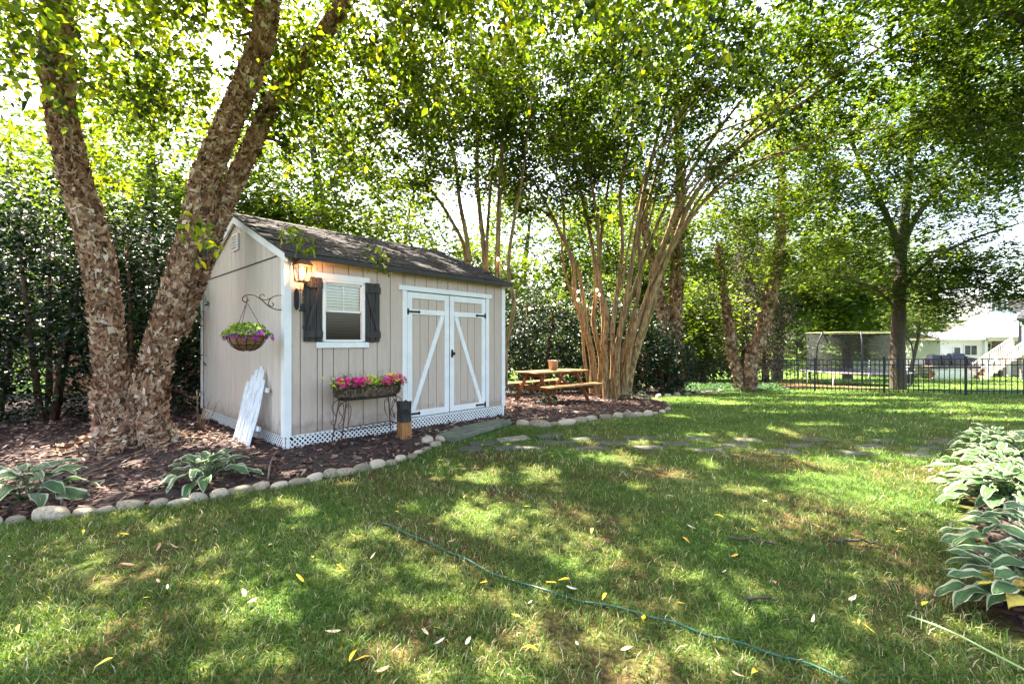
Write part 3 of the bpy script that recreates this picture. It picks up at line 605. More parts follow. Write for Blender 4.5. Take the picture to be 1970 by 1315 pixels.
for r_ in range(rows):
    u = -OX-random.random()*.25+.02
    while u < SL+OX-.03:
        wide = random.random() < .7; w_ = tabw if wide else tabw*.62+.006; uc = u+w_/2
        if uc-w_/2 > -OX-.1 and uc+w_/2 < SL+OX+.12:
            v0 = r_*exp_-.012+random.uniform(-.004, .004)
            if v0+.02 < RL:
                me = random.choice(SM if wide else SMn); o = link('shingle', me, roof, onroof(uc, v0, .022+random.random()*.004), (sl+.03, 0, random.uniform(-.008, .008)))
        u += w_
part(MB().box(onroof(SL/2, RL-.06, .035), (SL+2*OX+.02, .16, .012), rot=rmat(sl, 0, 0)), 'ridge_cap', M['shingle'], roof)
bk = MB(); q = [(u, SW-onroof(0, v_, .028)[1], onroof(0, v_, .028)[2]) for u in (-OX, SL+OX) for v_ in (0, RL)]
bk.add(q, [[0, 1, 3, 2]]); part(bk, 'back_shingles', M['shingle'], roof)
# window
win = part(MB().box((.7025, .002, 1.68), (.01, .01, .01)), 'window', M['white'])
fr = MB(); x0, x1, z0, z1 = .418, .985, 1.295, 2.07
for a, b, c, d in ((x0, x1, z1-.035, z1), (x0, x1, z0, z0+.03), (x0, x0+.04, z0, z1), (x1-.04, x1, z0, z1)):
    fr.box(((a+b)/2, -.012, (c+d)/2), (b-a, .05, d-c), bev=.003)
part(fr, 'frame', M['white'], win)
zm = (z0+z1)/2
for (a, b, yy, nm) in ((zm-.012, z1-.035, -.006, 'upper_sash'), (z0+.03, zm+.018, .008, 'lower_sash')):
    s_ = MB()
    for q in ((x0+.04, x1-.04, b-.022, b), (x0+.04, x1-.04, a, a+.022), (x0+.04, x0+.06, a, b), (x1-.06, x1-.04, a, b)): s_.box(((q[0]+q[1])/2, yy, (q[2]+q[3])/2), (q[1]-q[0], .016, q[3]-q[2]))
    if nm == 'upper_sash': s_.box(((x0+x1)/2, yy+.003, (a+b)/2), (.009, .006, b-a))
    part(s_, nm, M['white'], win); part(MB().box(((x0+x1)/2, yy+.006, (a+b)/2), (x1-x0-.09, .003, b-a-.01)), 'pane', M['pane'], win)
bm_ = MB().box((0, 0, 0), (x1-x0-.085, .034, .003), rot=rmat(1.0, 0, 0)).mesh('blind_slat', M['blind'])
for k in range(19): link('blind_slat', bm_, win, ((x0+x1)/2, .040, z0+.05+k*.0375))
part(MB().box(((x0+x1)/2, -.002, z0+.03+(zm-z0)/2-.02), (x1-x0-.1, .002, zm-z0-.04)), 'insect_screen', M['screen'], win)
part(MB().box(((x0+x1)/2, .10, (z0+z1)/2), (x1-x0+.1, .004, z1-z0+.1)), 'backing', M['dark'], win)  # near-black sheet painted for the unlit room behind the blind
part(MB().box((.696, -.012, 2.108), (.72, .036, .075), bev=.004), 'header_trim', M['white'], win)
part(MB().box((.696, -.012, 1.257), (.70, .036, .072), bev=.004), 'sill_trim', M['white'], win)
# shutters
for (a, b, dirn) in ((.192, .415, 1), (.988, 1.205, -1)):
    sh = part(MB().box(((a+b)/2, -.008, 1.69), (b-a-.012, .014, .77)), 'shutter', M['shutter'])
    w_ = (b-a)/3
    for k in range(3): part(MB().box((a+w_*(k+.5), -.024, 1.69+random.uniform(-.004, .004)), (w_-.006, .018, .785), bev=.003), 'board', M['shutter'], sh)
    for zc in (1.39, 1.99): part(MB().box(((a+b)/2, -.043, zc), (b-a+.006, .018, .085), bev=.003), 'batten', M['shutter'], sh)
    pa, pb = (a+.03, b-.035) if dirn == 1 else (b-.03, a+.035)
    part(MB().bar((pa, -.043, 1.435), (pb, -.043, 1.945), .05, .016, up=(0, 1, 0), bev=.002), 'brace', M['shutter'], sh)
# double doors
for xx in (1.605, 3.235): part(MB().box((xx, -.014, 1.12), (.07, .032, 1.82), bev=.003), 'door_casing', M['white'])
part(MB().box((2.42, -.018, 2.066), (1.82, .042, .072), bev=.004), 'door_header', M['white'])
part(MB().box((2.42, .016, 1.12), (1.56, .012, 1.84)), 'door_jamb', M['groove'])
for (a, b, hs) in ((1.648, 2.412, -1), (2.428, 3.192, 1)):
    z0, z1 = .215, 2.018
    dr = part(MB().box(((a+b)/2, .012, (z0+z1)/2), (b-a, .008, z1-z0)), 'door', M['siding'])
    nbd = 4; w_ = (b-a-.16)/nbd
    for k in range(nbd): part(MB().box((a+.08+w_*(k+.5), .004, (z0+z1)/2), (w_-.008, .016, z1-z0-.02), bev=.002), 'board', M['siding'], dr)
    for xs in ((a, a+.085), (b-.085, b)): part(MB().box(((xs[0]+xs[1])/2, -.010, (z0+z1)/2), (xs[1]-xs[0], .022, z1-z0), bev=.003), 'stile', M['white'], dr)
    for zc, hh in ((z1-.045, .09), (1.735, .075), (z0+.045, .09)): part(MB().box(((a+b)/2, -.010, zc), (b-a-.172, .022, hh), bev=.003), 'rail', M['white'], dr)
    inn, out = (b-.12, a+.10) if hs == -1 else (a+.12, b-.10)
    part(MB().bar((inn, -.009, 1.695), (out, -.009, .305), .072, .02, up=(0, 1, 0), bev=.002), 'brace', M['white'], dr)
    for zc in (1.735, .262):
        xe = a if hs == -1 else b; d = 1 if hs == -1 else -1
        hb = MB(); hb.box((xe+d*.012, -.026, zc), (.022, .012, .085)); hb.box((xe+d*.10, -.026, zc), (.17, .008, .028)); hb.box((xe+d*.20, -.026, zc), (.036, .009, .036), rot=rmat(0, R(45), 0)); part(hb, 'hinge', M['black'], dr)
    if hs == 1:
        hd = MB(); hd.box((a+.04, -.028, 1.12), (.035, .014, .12), bev=.004); hd.tube([(a+.04, -.03, 1.12), (a+.04, -.06, 1.12)], .012, 10); hd.tube([(a+.04, -.062, 1.12), (a+.04, -.075, 1.12)], .026, 14)
        part(hd, 'handle', M['black'], dr)
# lattice skirt: diagonal strips in front of the shade-coloured crawl space block, with rim rails
def lattice(length, name):
    mb = MB(); st = .060; w_ = .0165; H0, H1 = .0, WB+.005
    for layer, dg in ((0, 1), (1, -1)):
        k = -1
        while k*st < length+H1:
            xs = k*st; k += 1
            pa = [xs, H0]; pb = [xs+dg*H1, H1]
            if dg == -1: pa[0] = xs; 
            # clip to the panel
            (xa, za), (xb, zb_) = pa, pb
            if max(xa, xb) < .01 or min(xa, xb) > length-.01: continue
            def cl(xa, za, xb, zb_):
                if xa < 0: t = (0-xa)/(xb-xa); xa, za = 0, za+(zb_-za)*t
                if xa > length: t = (length-xa)/(xb-xa); xa, za = length, za+(zb_-za)*t
                return xa, za
            xa2, za2 = cl(xa, za, xb, zb_); xb2, zb2 = cl(xb, zb_, xa, za)
            if math.hypot(xa2-xb2, za2-zb2) < .01: continue
            mb.bar((xa2, layer*.003, za2), (xb2, layer*.003, zb2), w_, .0028, up=(0, 1, 0))
    return mb
sk = thing_sk = part(MB().box((SL/2, .004, WB+.0), (SL-.02, .012, .02)), 'lattice_skirt', M['white'])
o = part(lattice(SL-.02, 'f'), 'lattice', M['white'], sk, loc=(.01, -.006, 0)); o['kind'] = 'stuff'
o = part(lattice(SW-.02, 's'), 'lattice', M['white'], sk, loc=(0.0, SW-.01, 0), rot=(0, 0, -R(90))); o['kind'] = 'stuff'
o = part(lattice(SW-.02, 's'), 'lattice', M['white'], sk, loc=(SL, .01, 0), rot=(0, 0, R(90))); o['kind'] = 'stuff'
for xx in (.018, .95+.5, SL-.018): part(MB().box((xx, -.012, WB/2), (.036, .02, WB), bev=.002), 'post', M['white'], sk)
part(MB().box((-.014, .022, WB/2), (.02, .04, WB), bev=.002), 'post', M['white'], sk)

# ---------------- things on the shed ----------------
def shed_thing(name, x, y, z, label, cat, group=None): return thing(name, L2W(x, y, z), label, cat, group, SA)
t = shed_thing('wall_lantern', .14, -.01, 2.0, 'lit copper and glass wall lantern at the shed corner above the dinner bell', 'lantern')
MB().box((0, -.012, .12), (.10, .02, .20), bev=.004).build('back_plate', M['copper'], t)
fr = MB(); cx, cy = 0, -.105; w0, w1, h0, h1 = .060, .078, .0, .19
for sx in (-1, 1):
    for sy in (-1, 1): fr.tube([(cx+sx*w0, cy+sy*w0, h0), (cx+sx*w1, cy+sy*w1, h1)], .006, 4)
for z_, w_ in ((h0, w0), (h1, w1)):
    for s_ in (-1, 1): fr.box((cx+s_*w_, cy, z_), (.012, 2*w_+.012, .012)); fr.box((cx, cy+s_*w_, z_), (2*w_-.012, .012, .0118))
fr.box((cx, cy, -.004), (2*w0, 2*w0, .008)); fr.build('frame', M['copper'], t)
rf = MB(); a, b = .092, .03
V = [(cx+sx*a, cy+sy*a, h1+.004) for sx, sy in ((-1, -1), (1, -1), (1, 1), (-1, 1))]+[(cx+sx*b, cy+sy*b, h1+.075) for sx, sy in ((-1, -1), (1, -1), (1, 1), (-1, 1))]
rf.add(V, [[0, 1, 5, 4], [1, 2, 6, 5], [2, 3, 7, 6], [3, 0, 4, 7], [4, 5, 6, 7], [3, 2, 1, 0]]); rf.tube([(cx, cy, h1+.075), (cx, cy, h1+.10)], .014, 8); rf.build('roof', M['copper'], t)
MB().bar((0, -.02, .25), (0, -.105, .27), .02, .012).build('arm', M['copper'], t)
gl = MB()
for sx, sy in ((0, -1), (1, 0), (-1, 0)):
    wx0, wx1 = w0-.004, w1-.004
    if sy: gl.add([(cx-wx0, cy+sy*wx0, .008), (cx+wx0, cy+sy*wx0, .008), (cx+wx1, cy+sy*wx1, h1-.008), (cx-wx1, cy+sy*wx1, h1-.008)], [[0, 1, 2, 3]])
    else: gl.add([(cx+sx*wx0, cy-wx0, .008), (cx+sx*wx0, cy+wx0, .008), (cx+sx*wx1, cy+wx1, h1-.008), (cx+sx*wx1, cy-wx1, h1-.008)], [[0, 1, 2, 3]])
gl.build('glass', M['lamp_glass'], t)
MB().lathe([(.0, .035), (.012, .04), (.022, .07), (.026, .10), (.018, .13), (.008, .15), (.008, .17)], (cx, cy, 0), 14).build('bulb', M['bulb'], t)
ld = bpy.data.lights.new('lantern_light', 'POINT'); ld.energy = 3; ld.color = (1, .50, .22); ld.shadow_soft_size = .05
lo_ = bpy.data.objects.new('lantern_light', ld); S.collection.objects.link(lo_); lo_.parent = t; lo_.location = (cx, cy-.0, .10)
# dinner bell
t = shed_thing('dinner_bell', .115, -.01, 1.70, 'small black iron dinner bell on a wall bracket left of the shutter', 'bell')
b = MB(); b.prism([(-.028, .0), (-.018, -.045), (0, -.06), (.018, -.045), (.028, 0), (.028, .14), (.018, .185), (0, .2), (-.018, .185), (-.028, .14)], .010, lambda u, v, w: (u, -.012+w, v+.03)); b.build('back_plate', M['black'], t)
b = MB(); b.tube(smooth_path([(0, -.01, .19), (.015, -.05, .205), (.03, -.09, .20), (.03, -.115, .175), (.03, -.10, .155)], 4), .006, 6)
b.build('bracket', M['rust'], t)
ch = MB()
for k in range(4): ch.tube([(.03+.011*math.cos(a), -.10+(.0), .145-k*.028+.017*math.sin(a)) if k % 2 else (.03, -.10+.011*math.cos(a), .145-k*.028+.017*math.sin(a)) for a in np.linspace(0, 2*math.pi, 9)], .003, 4, cap=False)
ch.build('chain', M['rust'], t)
MB().lathe([(.0, .045), (.014, .04), (.020, .02), (.026, -.02), (.045, -.045), (.040, -.045), (.0, -.02)], (.03, -.10, 0), 18).build('bell', M['black'], t)
b = MB(); b.tube([(.03, -.10, -.02), (.032, -.10, -.18), (.036, -.095, -.24)], .003, 5); b.lathe([(0, 0), (.008, -.01), (.010, -.04), (0, -.06)], (.036, -.095, -.20), 8); b.build('pull_cord', M['rust'], t)

# scrolled bracket on the near gable, basket hanging from it
def spiral(c, r0, r1, a0, a1, n=16):
    return [(c[0]+(r0+(r1-r0)*i/n)*math.cos(a0+(a1-a0)*i/n), 0, c[1]+(r0+(r1-r0)*i/n)*math.sin(a0+(a1-a0)*i/n)) for i in range(n+1)]
t = thing('scroll_bracket', L2W(-.012, .045, 1.70), 'scrolled black iron plant bracket on the gable wall of the shed', 'bracket', rz=SA+math.pi)
BL = .40   # local x = outwards from the gable wall
b = MB(); b.box((.004, 0, .05), (.008, .025, .24)); b.build('wall_plate', M['rust'], t)
b = MB()
b.tube(smooth_path([(0, 0, -.03), (.08, 0, -.03), (.16, 0, .005), (.24, 0, .075), (.31, 0, .115), (.38, 0, .115), (.425, 0, .08), (.42, 0, .045), (.39, 0, .035), (.37, 0, .055), (.385, 0, .075)], 5), .006, 6)
b.build('main_scroll', M['rust'], t)
b = MB(); b.tube(smooth_path([(0, 0, .14), (.07, 0, .13), (.13, 0, .10), (.16, 0, .04), (.145, 0, .005), (.115, 0, .008), (.108, 0, .035), (.125, 0, .042)], 5), .005, 6)
b.tube(smooth_path([(.13, 0, .10), (.19, 0, .07), (.245, 0, .085), (.25, 0, .12), (.22, 0, .135), (.20, 0, .115)], 5), .005, 6); b.build('scroll', M['rust'], t)
hb = thing('hanging_basket', L2W(-.012-BL+.015, .045, 1.20), 'coir hanging basket of purple petunias and lime foliage on the gable bracket', 'flower basket')
HB = hb.location
b = MB(); b.lathe([(.0, .0), (.07, .008), (.13, .045), (.17, .10), (.185, .165), (.175, .165), (.0, .13)], (0, 0, 0), 28); b.build('coir_liner', M['coir'], hb)
b = MB()
for k in range(12):
    a = k*math.pi/6; b.tube([(r_*math.cos(a), r_*math.sin(a), z_) for r_, z_ in ((.03, -.005), (.075, .003), (.137, .042), (.178, .10), (.192, .165))], .004, 4, cap=False)
for r_, z_ in ((.192, .165), (.152, .06)): b.tube([(r_*math.cos(a), r_*math.sin(a), z_) for a in np.linspace(0, 2*math.pi, 29)], .004, 4, cap=False)
b.build('wire_frame', M['black'], hb)
for k in range(3):
    a = .4+k*2*math.pi/3; p0 = Vector((.19*math.cos(a), .19*math.sin(a), .165)); p1 = Vector((0, 0, .535)); c = MB()
    for q in range(15):
        u0 = p0.lerp(p1, q/15); u1 = p0.lerp(p1, (q+1.15)/15); c.tube([u0, (u0+u1)/2+Vector((.003*(1 if q % 2 else -1), 0, 0)), u1], .0032, 4, cap=False)
    c.build('chain', M['rust'], hb)
c = MB(); c.tube(smooth_path([(0, 0, .53), (0, 0, .56), (.012, 0, .585), (0, 0, .60), (-.012, 0, .585)], 4), .003, 5); c.build('hook', M['rust'], hb)
def flowerball(parent, spots, petm, size=.028, name='flower'):
    me = []
    for v_ in range(3):
        mb = MB()
        for k in range(5):
            a = k*2*math.pi/5+.2*v_; V = [(0, 0, 0), (.55*math.cos(a-.5), .55*math.sin(a-.5), .28), (.95*math.cos(a-.28), .95*math.sin(a-.28), .34), (1.0*math.cos(a+.28), 1.0*math.sin(a+.28), .32), (.55*math.cos(a+.5), .55*math.sin(a+.5), .28)]
            mb.add(V, [[0, 1, 2], [0, 2, 3], [0, 3, 4]], 0, False, .2+.6*random.random())
        me.append(mb.mesh('flower', petm))
    for (p, d) in spots:
        s_ = size*random.uniform(.75, 1.25); q = Vector(d).to_track_quat('Z', 'Y').to_euler(); link(name, random.choice(me), parent, p, q, (s_, s_, s_))
fo = MB(); N = 900; th = rng.random(N)*2*math.pi; rr = .24*np.sqrt(rng.random(N)); zz = .17+.14*np.sqrt(np.clip(1-(rr/.25)**2, 0, 1))*rng.random(N)**.5-.03*(rr > .18)
leaf_cloud(fo, np.stack([rr*np.cos(th), rr*np.sin(th), zz], 1), .035, .45, np.clip(rng.normal(.72, .25, N)-np.where(np.cos(th+.2) > .2, .25, 0), 0, 1), .7)
fo.build('foliage', M['fl_leaf'], hb)['kind'] = 'stuff'
sp = []
for k in range(46):
    a = random.uniform(-math.pi, math.pi); r_ = random.uniform(.17, .235); z_ = random.uniform(.13, .20)
    if k < 10: r_ = random.uniform(.24, .32); a = random.choice([2.6, -.35])+random.uniform(-.5, .5); z_ = random.uniform(.12, .19)
    sp.append(((r_*math.cos(a), r_*math.sin(a), z_), (math.cos(a), math.sin(a), .35)))
flowerball(hb, sp, M['petal_p'], .026)

# weathered picket panel leaning on the gable
tl = math.atan2(.20, .95)
t = thing('picket_panel', L2W(-.235, .80, .0), 'weathered white picket panel with staggered tops leaning on the gable wall', 'picket panel')
# local x runs along the wall towards the corner, z up the panel, which leans back on the wall
mx = Matrix.Rotation(SA-R(90), 4, 'Z') @ Matrix.Rotation(-R(12), 4, 'X') @ Matrix.Rotation(R(2), 4, 'Y'); t.rotation_euler = mx.to_euler()
hts = [.79, .88, .96, 1.01, .98, .86]; pw = .108
for k in range(6):
    xk = (k-2.5)*pw; h = hts[k]; w_ = pw*.74; tp_ = .95
    mb = MB(); prof = [(-w_/2, 0), (w_/2, 0), (w_/2*tp_, h-.07), (w_*.30, h-.02), (w_*.06, h), (-w_*.2, h-.01), (-w_/2*tp_, h-.06)]
    nseg = 10; V = []
    for i in range(nseg+1):
        v_ = h*i/nseg; wd = w_*(1-(1-tp_)*v_/h)*(1 if i < nseg else .35); yb = .006*math.sin(v_*8+k*2.1); xo = .004*math.sin(v_*6+k)
        V += [(xk-wd/2+xo, yb, v_), (xk-wd*.16+xo, yb-.024, v_+.004), (xk+wd*.16+xo, yb-.024, v_+.004), (xk+wd/2+xo, yb, v_), (xk+xo, yb+.012, v_)]
    mb.add(V, [[i*5+j, i*5+(j+1) % 5, (i+1)*5+(j+1) % 5, (i+1)*5+j] for i in range(nseg) for j in range(5)])
    mb.F.append((np.array([[nseg*5+j for j in range(5)]]), 0, False)); mb.build('slat', M['white_o'], t)
for zc, x0_, x1_ in ((.27, -.32, .37), (.74, -.30, .36)): MB().box(((x0_+x1_)/2, .036, zc), (x1_-x0_, .03, .055), bev=.003).build('crossbar', M['white_o'], t)

# plant stand with flower trough
t = shed_thing('plant_stand', .90, -.27, 0, 'brown wrought iron plant stand with curled legs in front of the shed wall', 'plant stand')
feet = [(-.44, -.13), (-.44, .11), (.40, -.13), (.40, .11)]; tops = [(-.34, -.09), (-.34, .09), (.34, -.09), (.34, .09)]
for (fx, fy), (tx, ty) in zip(feet, tops):
    l = MB(); l.tube([(fx, fy, 0.0), (tx, ty, .60)], .0075, 6); lg = l.build('leg', M['rust'], t)
    s_ = 1 if fx > 0 else -1; c = MB()
    pts = smooth_path([(tx+s_*.01, ty, .59), (tx+s_*.085, ty, .54), (tx+s_*.09, ty, .47), (tx+s_*.045, ty, .39), (tx+s_*.045, ty, .32), (tx+s_*.085, ty, .29), (tx+s_*.105, ty, .32), (tx+s_*.08, ty, .335)], 5)
    c.tube(pts, .005, 5); pts = smooth_path([(tx-s_*.01, ty, .30), (tx-s_*.05, ty, .40), (tx-s_*.055, ty, .50), (tx-s_*.02, ty, .55), (tx-s_*.0, ty, .52), (tx-s_*.02, ty, .505)], 5); c.tube(pts, .005, 5); c.build('scroll', M['rust'], lg)
sh_ = MB(); zz = .235
for y_ in (-.115, .10): sh_.bar((-.41, y_, zz), (.38, y_, zz), .012, .008)
for x_ in (-.41, .38): sh_.bar((x_, -.115, zz), (x_, .10, zz), .012, .008)
for k in range(9): sh_.bar((-.36+k*.088, -.115, zz+.002), (-.36+k*.088, .10, zz+.002), .008, .006)
sh_.build('shelf', M['rust'], t)
up = MB()
for y_ in (-.09, .09): up.bar((-.36, y_, .59), (.36, y_, .59), .012, .010)
for x_ in (-.36, .36): up.bar((x_, -.09, .592), (x_, .09, .592), .012, .010)
up.build('top_rail', M['rust'], t)
t = shed_thing('flower_trough', .90, -.27, .60, 'oval moss lined wire trough of pink petunias and yellow flowers on the stand', 'flower trough')
def oval(a, hx=.43, hy=.12): 
    c, s_ = math.cos(a), math.sin(a); return (math.copysign(abs(c)**.6, c)*hx, math.copysign(abs(s_)**.8, s_)*hy)
mb = MB(); nn = 56; V = []; prof = [(.86, .0), (1.0, .03), (1.03, .08), (.99, .12), (.95, .125), (.90, .10)]
for k, (f_, z_) in enumerate(prof):
    for i in range(nn):
        x_, y_ = oval(i*2*math.pi/nn); j = 1+.045*rng.random(); V.append((x_*f_*j, y_*f_*j, z_+.012*rng.random()))
mb.add(V, [[k*nn+i, k*nn+(i+1) % nn, (k+1)*nn+(i+1) % nn, (k+1)*nn+i] for k in range(len(prof)-1) for i in range(nn)], 0, True); mb.F.append((np.array([list(range(nn))[::-1]]), 0, False)); mb.F.append((np.array([list(range((len(prof)-1)*nn, len(prof)*nn))]), 0, False))
mb.build('moss_liner', M['moss'], t)
mb = MB()
for z_, f_ in ((.165, 1.04), (.0, .9)): mb.tube([(oval(a)[0]*f_, oval(a)[1]*f_, z_) for a in np.linspace(0, 2*math.pi, 57)], .006, 5, cap=False)
for i in range(60):
    x_, y_ = oval(i*2*math.pi/60); mb.tube([(x_*.9, y_*.9, 0), (x_*1.06, y_*1.08, .08), (x_*1.04, y_*1.04, .165)], .003, 3, cap=False)
mb.build('wire_frame', M['black'], t)
mb = MB(); hang = rng.random(2200)
x_ = rng.uniform(-.46, .46, 1100); y_ = rng.uniform(-.15, .13, 1100); z_ = .13+.12*rng.random(1100)*(1-.5*np.abs(y_)/.15)+.02*np.sin(x_*15)
leaf_cloud(mb, np.stack([x_, y_, z_], 1), .035, .4, np.clip(.35+.35*np.sin(x_*9+1)+rng.normal(0, .2, 1100), 0, 1), .6)
for k in range(26):      # a few upright sprigs
    xx = random.uniform(-.45, .47); p = np.array([xx, random.uniform(-.08, .1), .2]); q = p+np.array([random.uniform(-.05, .05), 0, random.uniform(.06, .14)]); mb.tube([p, (p+q)/2, q], .0015, 3, cap=False, a=.2)
    leaf_cloud(mb, p+(q-p)*rng.random((9, 1))+rng.normal(size=(9, 3))*.008, .018, .2, np.full(9, .25), .5)
mb.build('foliage', M['fl_leaf'], t)['kind'] = 'stuff'
sp = []; sy = []
for k in range(80):
    cxx = random.choice([-.40, -.33, -.22, -.13, .17, .23, .42, .44, .30]); xx = cxx+random.gauss(0, .035); yy = random.uniform(-.16, -.05); sp.append(((xx, yy, random.uniform(.16, .26)), (random.uniform(-.4, .4), -1, .5)))
for k in range(90): sy.append(((random.choice([-.42, -.02, .05, .30, .34])+random.gauss(0, .06), random.uniform(-.15, .03), random.uniform(.17, .28)), (random.uniform(-.4, .4), -.7, .8)))
flowerball(t, sp, M['petal_k'], .030, 'petunia'); flowerball(t, sy, M['petal_y'], .019, 'yellow_flower')

# burnt post
t = thing('wooden_post', (-1.41, 5.92, 0), 'short square wooden post, charred black above and orange stained below, beside the doors', 'post', rz=SA-.1)
mb = MB(); mb.box((0, 0, .13), (.145, .145, .26), bev=.008); mb.build('lower_section', M['post_o'], t)
mb = MB(); n = 14; prof = [(.10*(1+.12*random.random())*(1.0 if i % 2 else .93)) for i in range(n)]; V = []
for z_ in (.262, .34, .43, .50, .53):
    for i in range(n):
        a = i*2*math.pi/n; f_ = 1/max(abs(math.cos(a)), abs(math.sin(a)))**.75; r_ = .084*f_*(1+random.uniform(-.07, .07)); V.append((r_*math.cos(a), r_*math.sin(a), z_+(random.uniform(-.03, .02) if z_ > .5 else 0)))
mb.add(V, [[k*n+i, k*n+(i+1) % n, (k+1)*n+(i+1) % n, (k+1)*n+i] for k in range(4) for i in range(n)], 0); mb.F.append((np.array([list(range(4*n, 5*n))]), 0, False)); mb.build('charred_top', M['post_b'], t)
tp = MB(); tp.box((-.02, -.082, .40), (.09, .01, .06)); tp.build('strap', M['black'], t)

# ---------------- stones and paving ----------------
def rock_mesh(seed, m, sub=3, flat=.6):
    import bmesh as bmm
    bm = bmm.new(); bmm.ops.create_icosphere(bm, subdivisions=sub, radius=1)
    r_ = random.Random(seed); k = [Vector((r_.uniform(-1, 1), r_.uniform(-1, 1), r_.uniform(-1, 1)))*2.2 for _ in range(4)]; ph = [r_.uniform(0, 6) for _ in range(4)]
    for v in bm.verts:
        d = v.co.copy(); s_ = 1+sum(.07*math.sin(d.dot(a)+b) for a, b in zip(k, ph)); v.co = Vector((d.x*s_, d.y*s_*.72, d.z*s_*flat)); 
        if v.co.z > .42*flat*1.4: v.co.z = .42*flat*1.4+(v.co.z-.42*flat*1.4)*.55
    for f in bm.faces: f.smooth = True
    me = bpy.data.meshes.new('rock'); bm.to_mesh(me); bm.free(); me.materials.append(m); return me
RM = [rock_mesh(i, M['rock'], 3, .62+.1*(i % 3)) for i in range(9)]
ordn = ['first', 'second', 'third', 'fourth', 'fifth', 'sixth', 'seventh', 'eighth', 'ninth', 'tenth', 'eleventh', 'twelfth', 'thirteenth', 'fourteenth', 'fifteenth', 'sixteenth', 'seventeenth', 'eighteenth', 'nineteenth', 'twentieth'] + ['twenty-'+x for x in ('first', 'second', 'third', 'fourth', 'fifth', 'sixth', 'seventh', 'eighth', 'ninth')]
def border(lst, grp, where, adj):
    for i, (px, py, w) in enumerate(lst):
        g = G(px, py); wm = w/F*g.y*.56/ (1+.35*((px-985)/F)**2)
        nx = lst[min(i+1, len(lst)-1)]; pv = lst[max(i-1, 0)]; g1 = G(nx[0], nx[1]); g0 = G(pv[0], pv[1]); an = math.atan2(g1.y-g0.y, g1.x-g0.x)
        hh = wm*random.uniform(.7, 1.15); hh = max(.045, min(hh, .12)); wm *= random.uniform(.85, 1.1)
        o = link('edging_stone', random.choice(RM), None, (g.x, g.y+wm*.35, g.z+hh*.12), (random.uniform(-.15, .15), random.uniform(-.12, .12), an+random.uniform(-.25, .25)+(math.pi if random.random() < .5 else 0)), (wm, wm*random.uniform(.65, 1.05), hh))
        tag(o, '%s rounded river stone, %s %s' % (adj[i % len(adj)], ordn[i], where), 'stone', grp)
adj = ['pale tan', 'greyish tan', 'buff', 'pale grey']
SA_ = [(-35, 1012, 60), (22, 1006, 46), (90, 1000, 78), (160, 990, 50), (199, 986, 36), (246, 978, 56), (301, 974, 40), (338, 971, 40), (378, 963, 38), (418, 957, 36), (457, 949, 46), (498, 941, 38), (534, 938, 38), (571, 932, 36), (602, 925, 34), (635, 916, 30), (664, 912, 36), (694, 906, 34), (725, 899, 34), (752, 893, 26), (770, 886, 24), (792, 881, 26), (805, 872, 24), (822, 866, 22), (838, 858, 26)]
border(SA_, 'river stones edging the left mulch bed', 'from the left along the left bed', adj)
SB_ = [(1005, 818, 26), (1040, 820, 42), (1065, 818, 18), (1090, 817, 32), (1116, 812, 30), (1138, 808, 24), (1166, 806, 28), (1190, 803, 20), (1212, 802, 28), (1228, 801, 20), (1248, 799, 24), (1262, 797, 18), (1276, 793, 18), (1286, 788, 16), (1288, 781, 16), (1278, 775, 16), (1262, 771, 16)]
border(SB_, 'river stones edging the myrtle bed', 'from the doorstep round the myrtle bed', adj)
SC_ = [(1268, 764, 16), (1286, 762, 16), (1304, 760, 18), (1324, 759, 18), (1345, 757, 16), (1366, 756, 18), (1388, 754, 18), (1408, 752, 16)]
border(SC_, 'river stones edging the far bed', 'from the left along the far bed', adj)
# cobbles between doors and slab
CM = [rock_mesh(40+i, M['cobble'], 2, .6) for i in range(6)]
for k in range(120):
    u = random.uniform(1.42, 3.75); v_ = random.uniform(.06, .42)*(1 if u > 1.7 else 1.6); p = L2W(u, -v_, 0); r_ = random.uniform(.03, .062)
    o = link('cobble', random.choice(CM), None, (p.x, p.y, r_*.35+gh(p.y)), (random.uniform(-.4, .4), random.uniform(-.4, .4), random.uniform(0, 6.3)), (r_*1.2, r_, r_)); tag(o, 'small mossy cobble in the drain strip under the shed doors', 'stone', 'cobbles under the shed doors')
# larger rocks at the slab's left end
for i, (px, py, w, z_) in enumerate([(815, 845, 22, 0), (822, 852, 36, 0), (847, 848, 26, 0), (836, 856, 24, 0), (858, 843, 18, 0)]):
    g = G(px, py); wm = w/F*g.y*.5; o = link('edging_stone', RM[i % 9], None, (g.x, g.y, g.z+wm*.3), (0, 0, .6+i), (wm, wm*.8, wm*.75)); tag(o, '%s river stone in the heap at the left end of the doorstep slab' % ['small flat', 'largest pale', 'leaning pale', 'brown lowest', 'small grey'][i], 'stone', 'stones heaped at the doorstep')
def flat_piece(name, poly, z, th, m, label=None, cat=None, group=None, parent=None, jag=0.0):
    c = np.mean(np.array(poly), 0); pp = []
    for a, b in zip(poly, poly[1:]+poly[:1]):
        for t_ in np.arange(4)/4: pp.append((a[0]+(b[0]-a[0])*t_-c[0]+random.uniform(-jag, jag), a[1]+(b[1]-a[1])*t_-c[1]+random.uniform(-jag, jag)))
    n = len(pp); mb = MB(); V = [(x, y, 0) for x, y in pp]+[(x, y, th-.006) for x, y in pp]+[(x*.97, y*.97, th) for x, y in pp]
    mb.add(V, [[i, (i+1) % n, n+(i+1) % n, n+i] for i in range(n)]+[[n+i, n+(i+1) % n, 2*n+(i+1) % n, 2*n+i] for i in range(n)]); mb.F.append((np.array([list(range(2*n, 3*n))]), 0, False))
    o = mb.build(name, m, parent, (c[0], c[1], z)); return tag(o, label, cat, group)
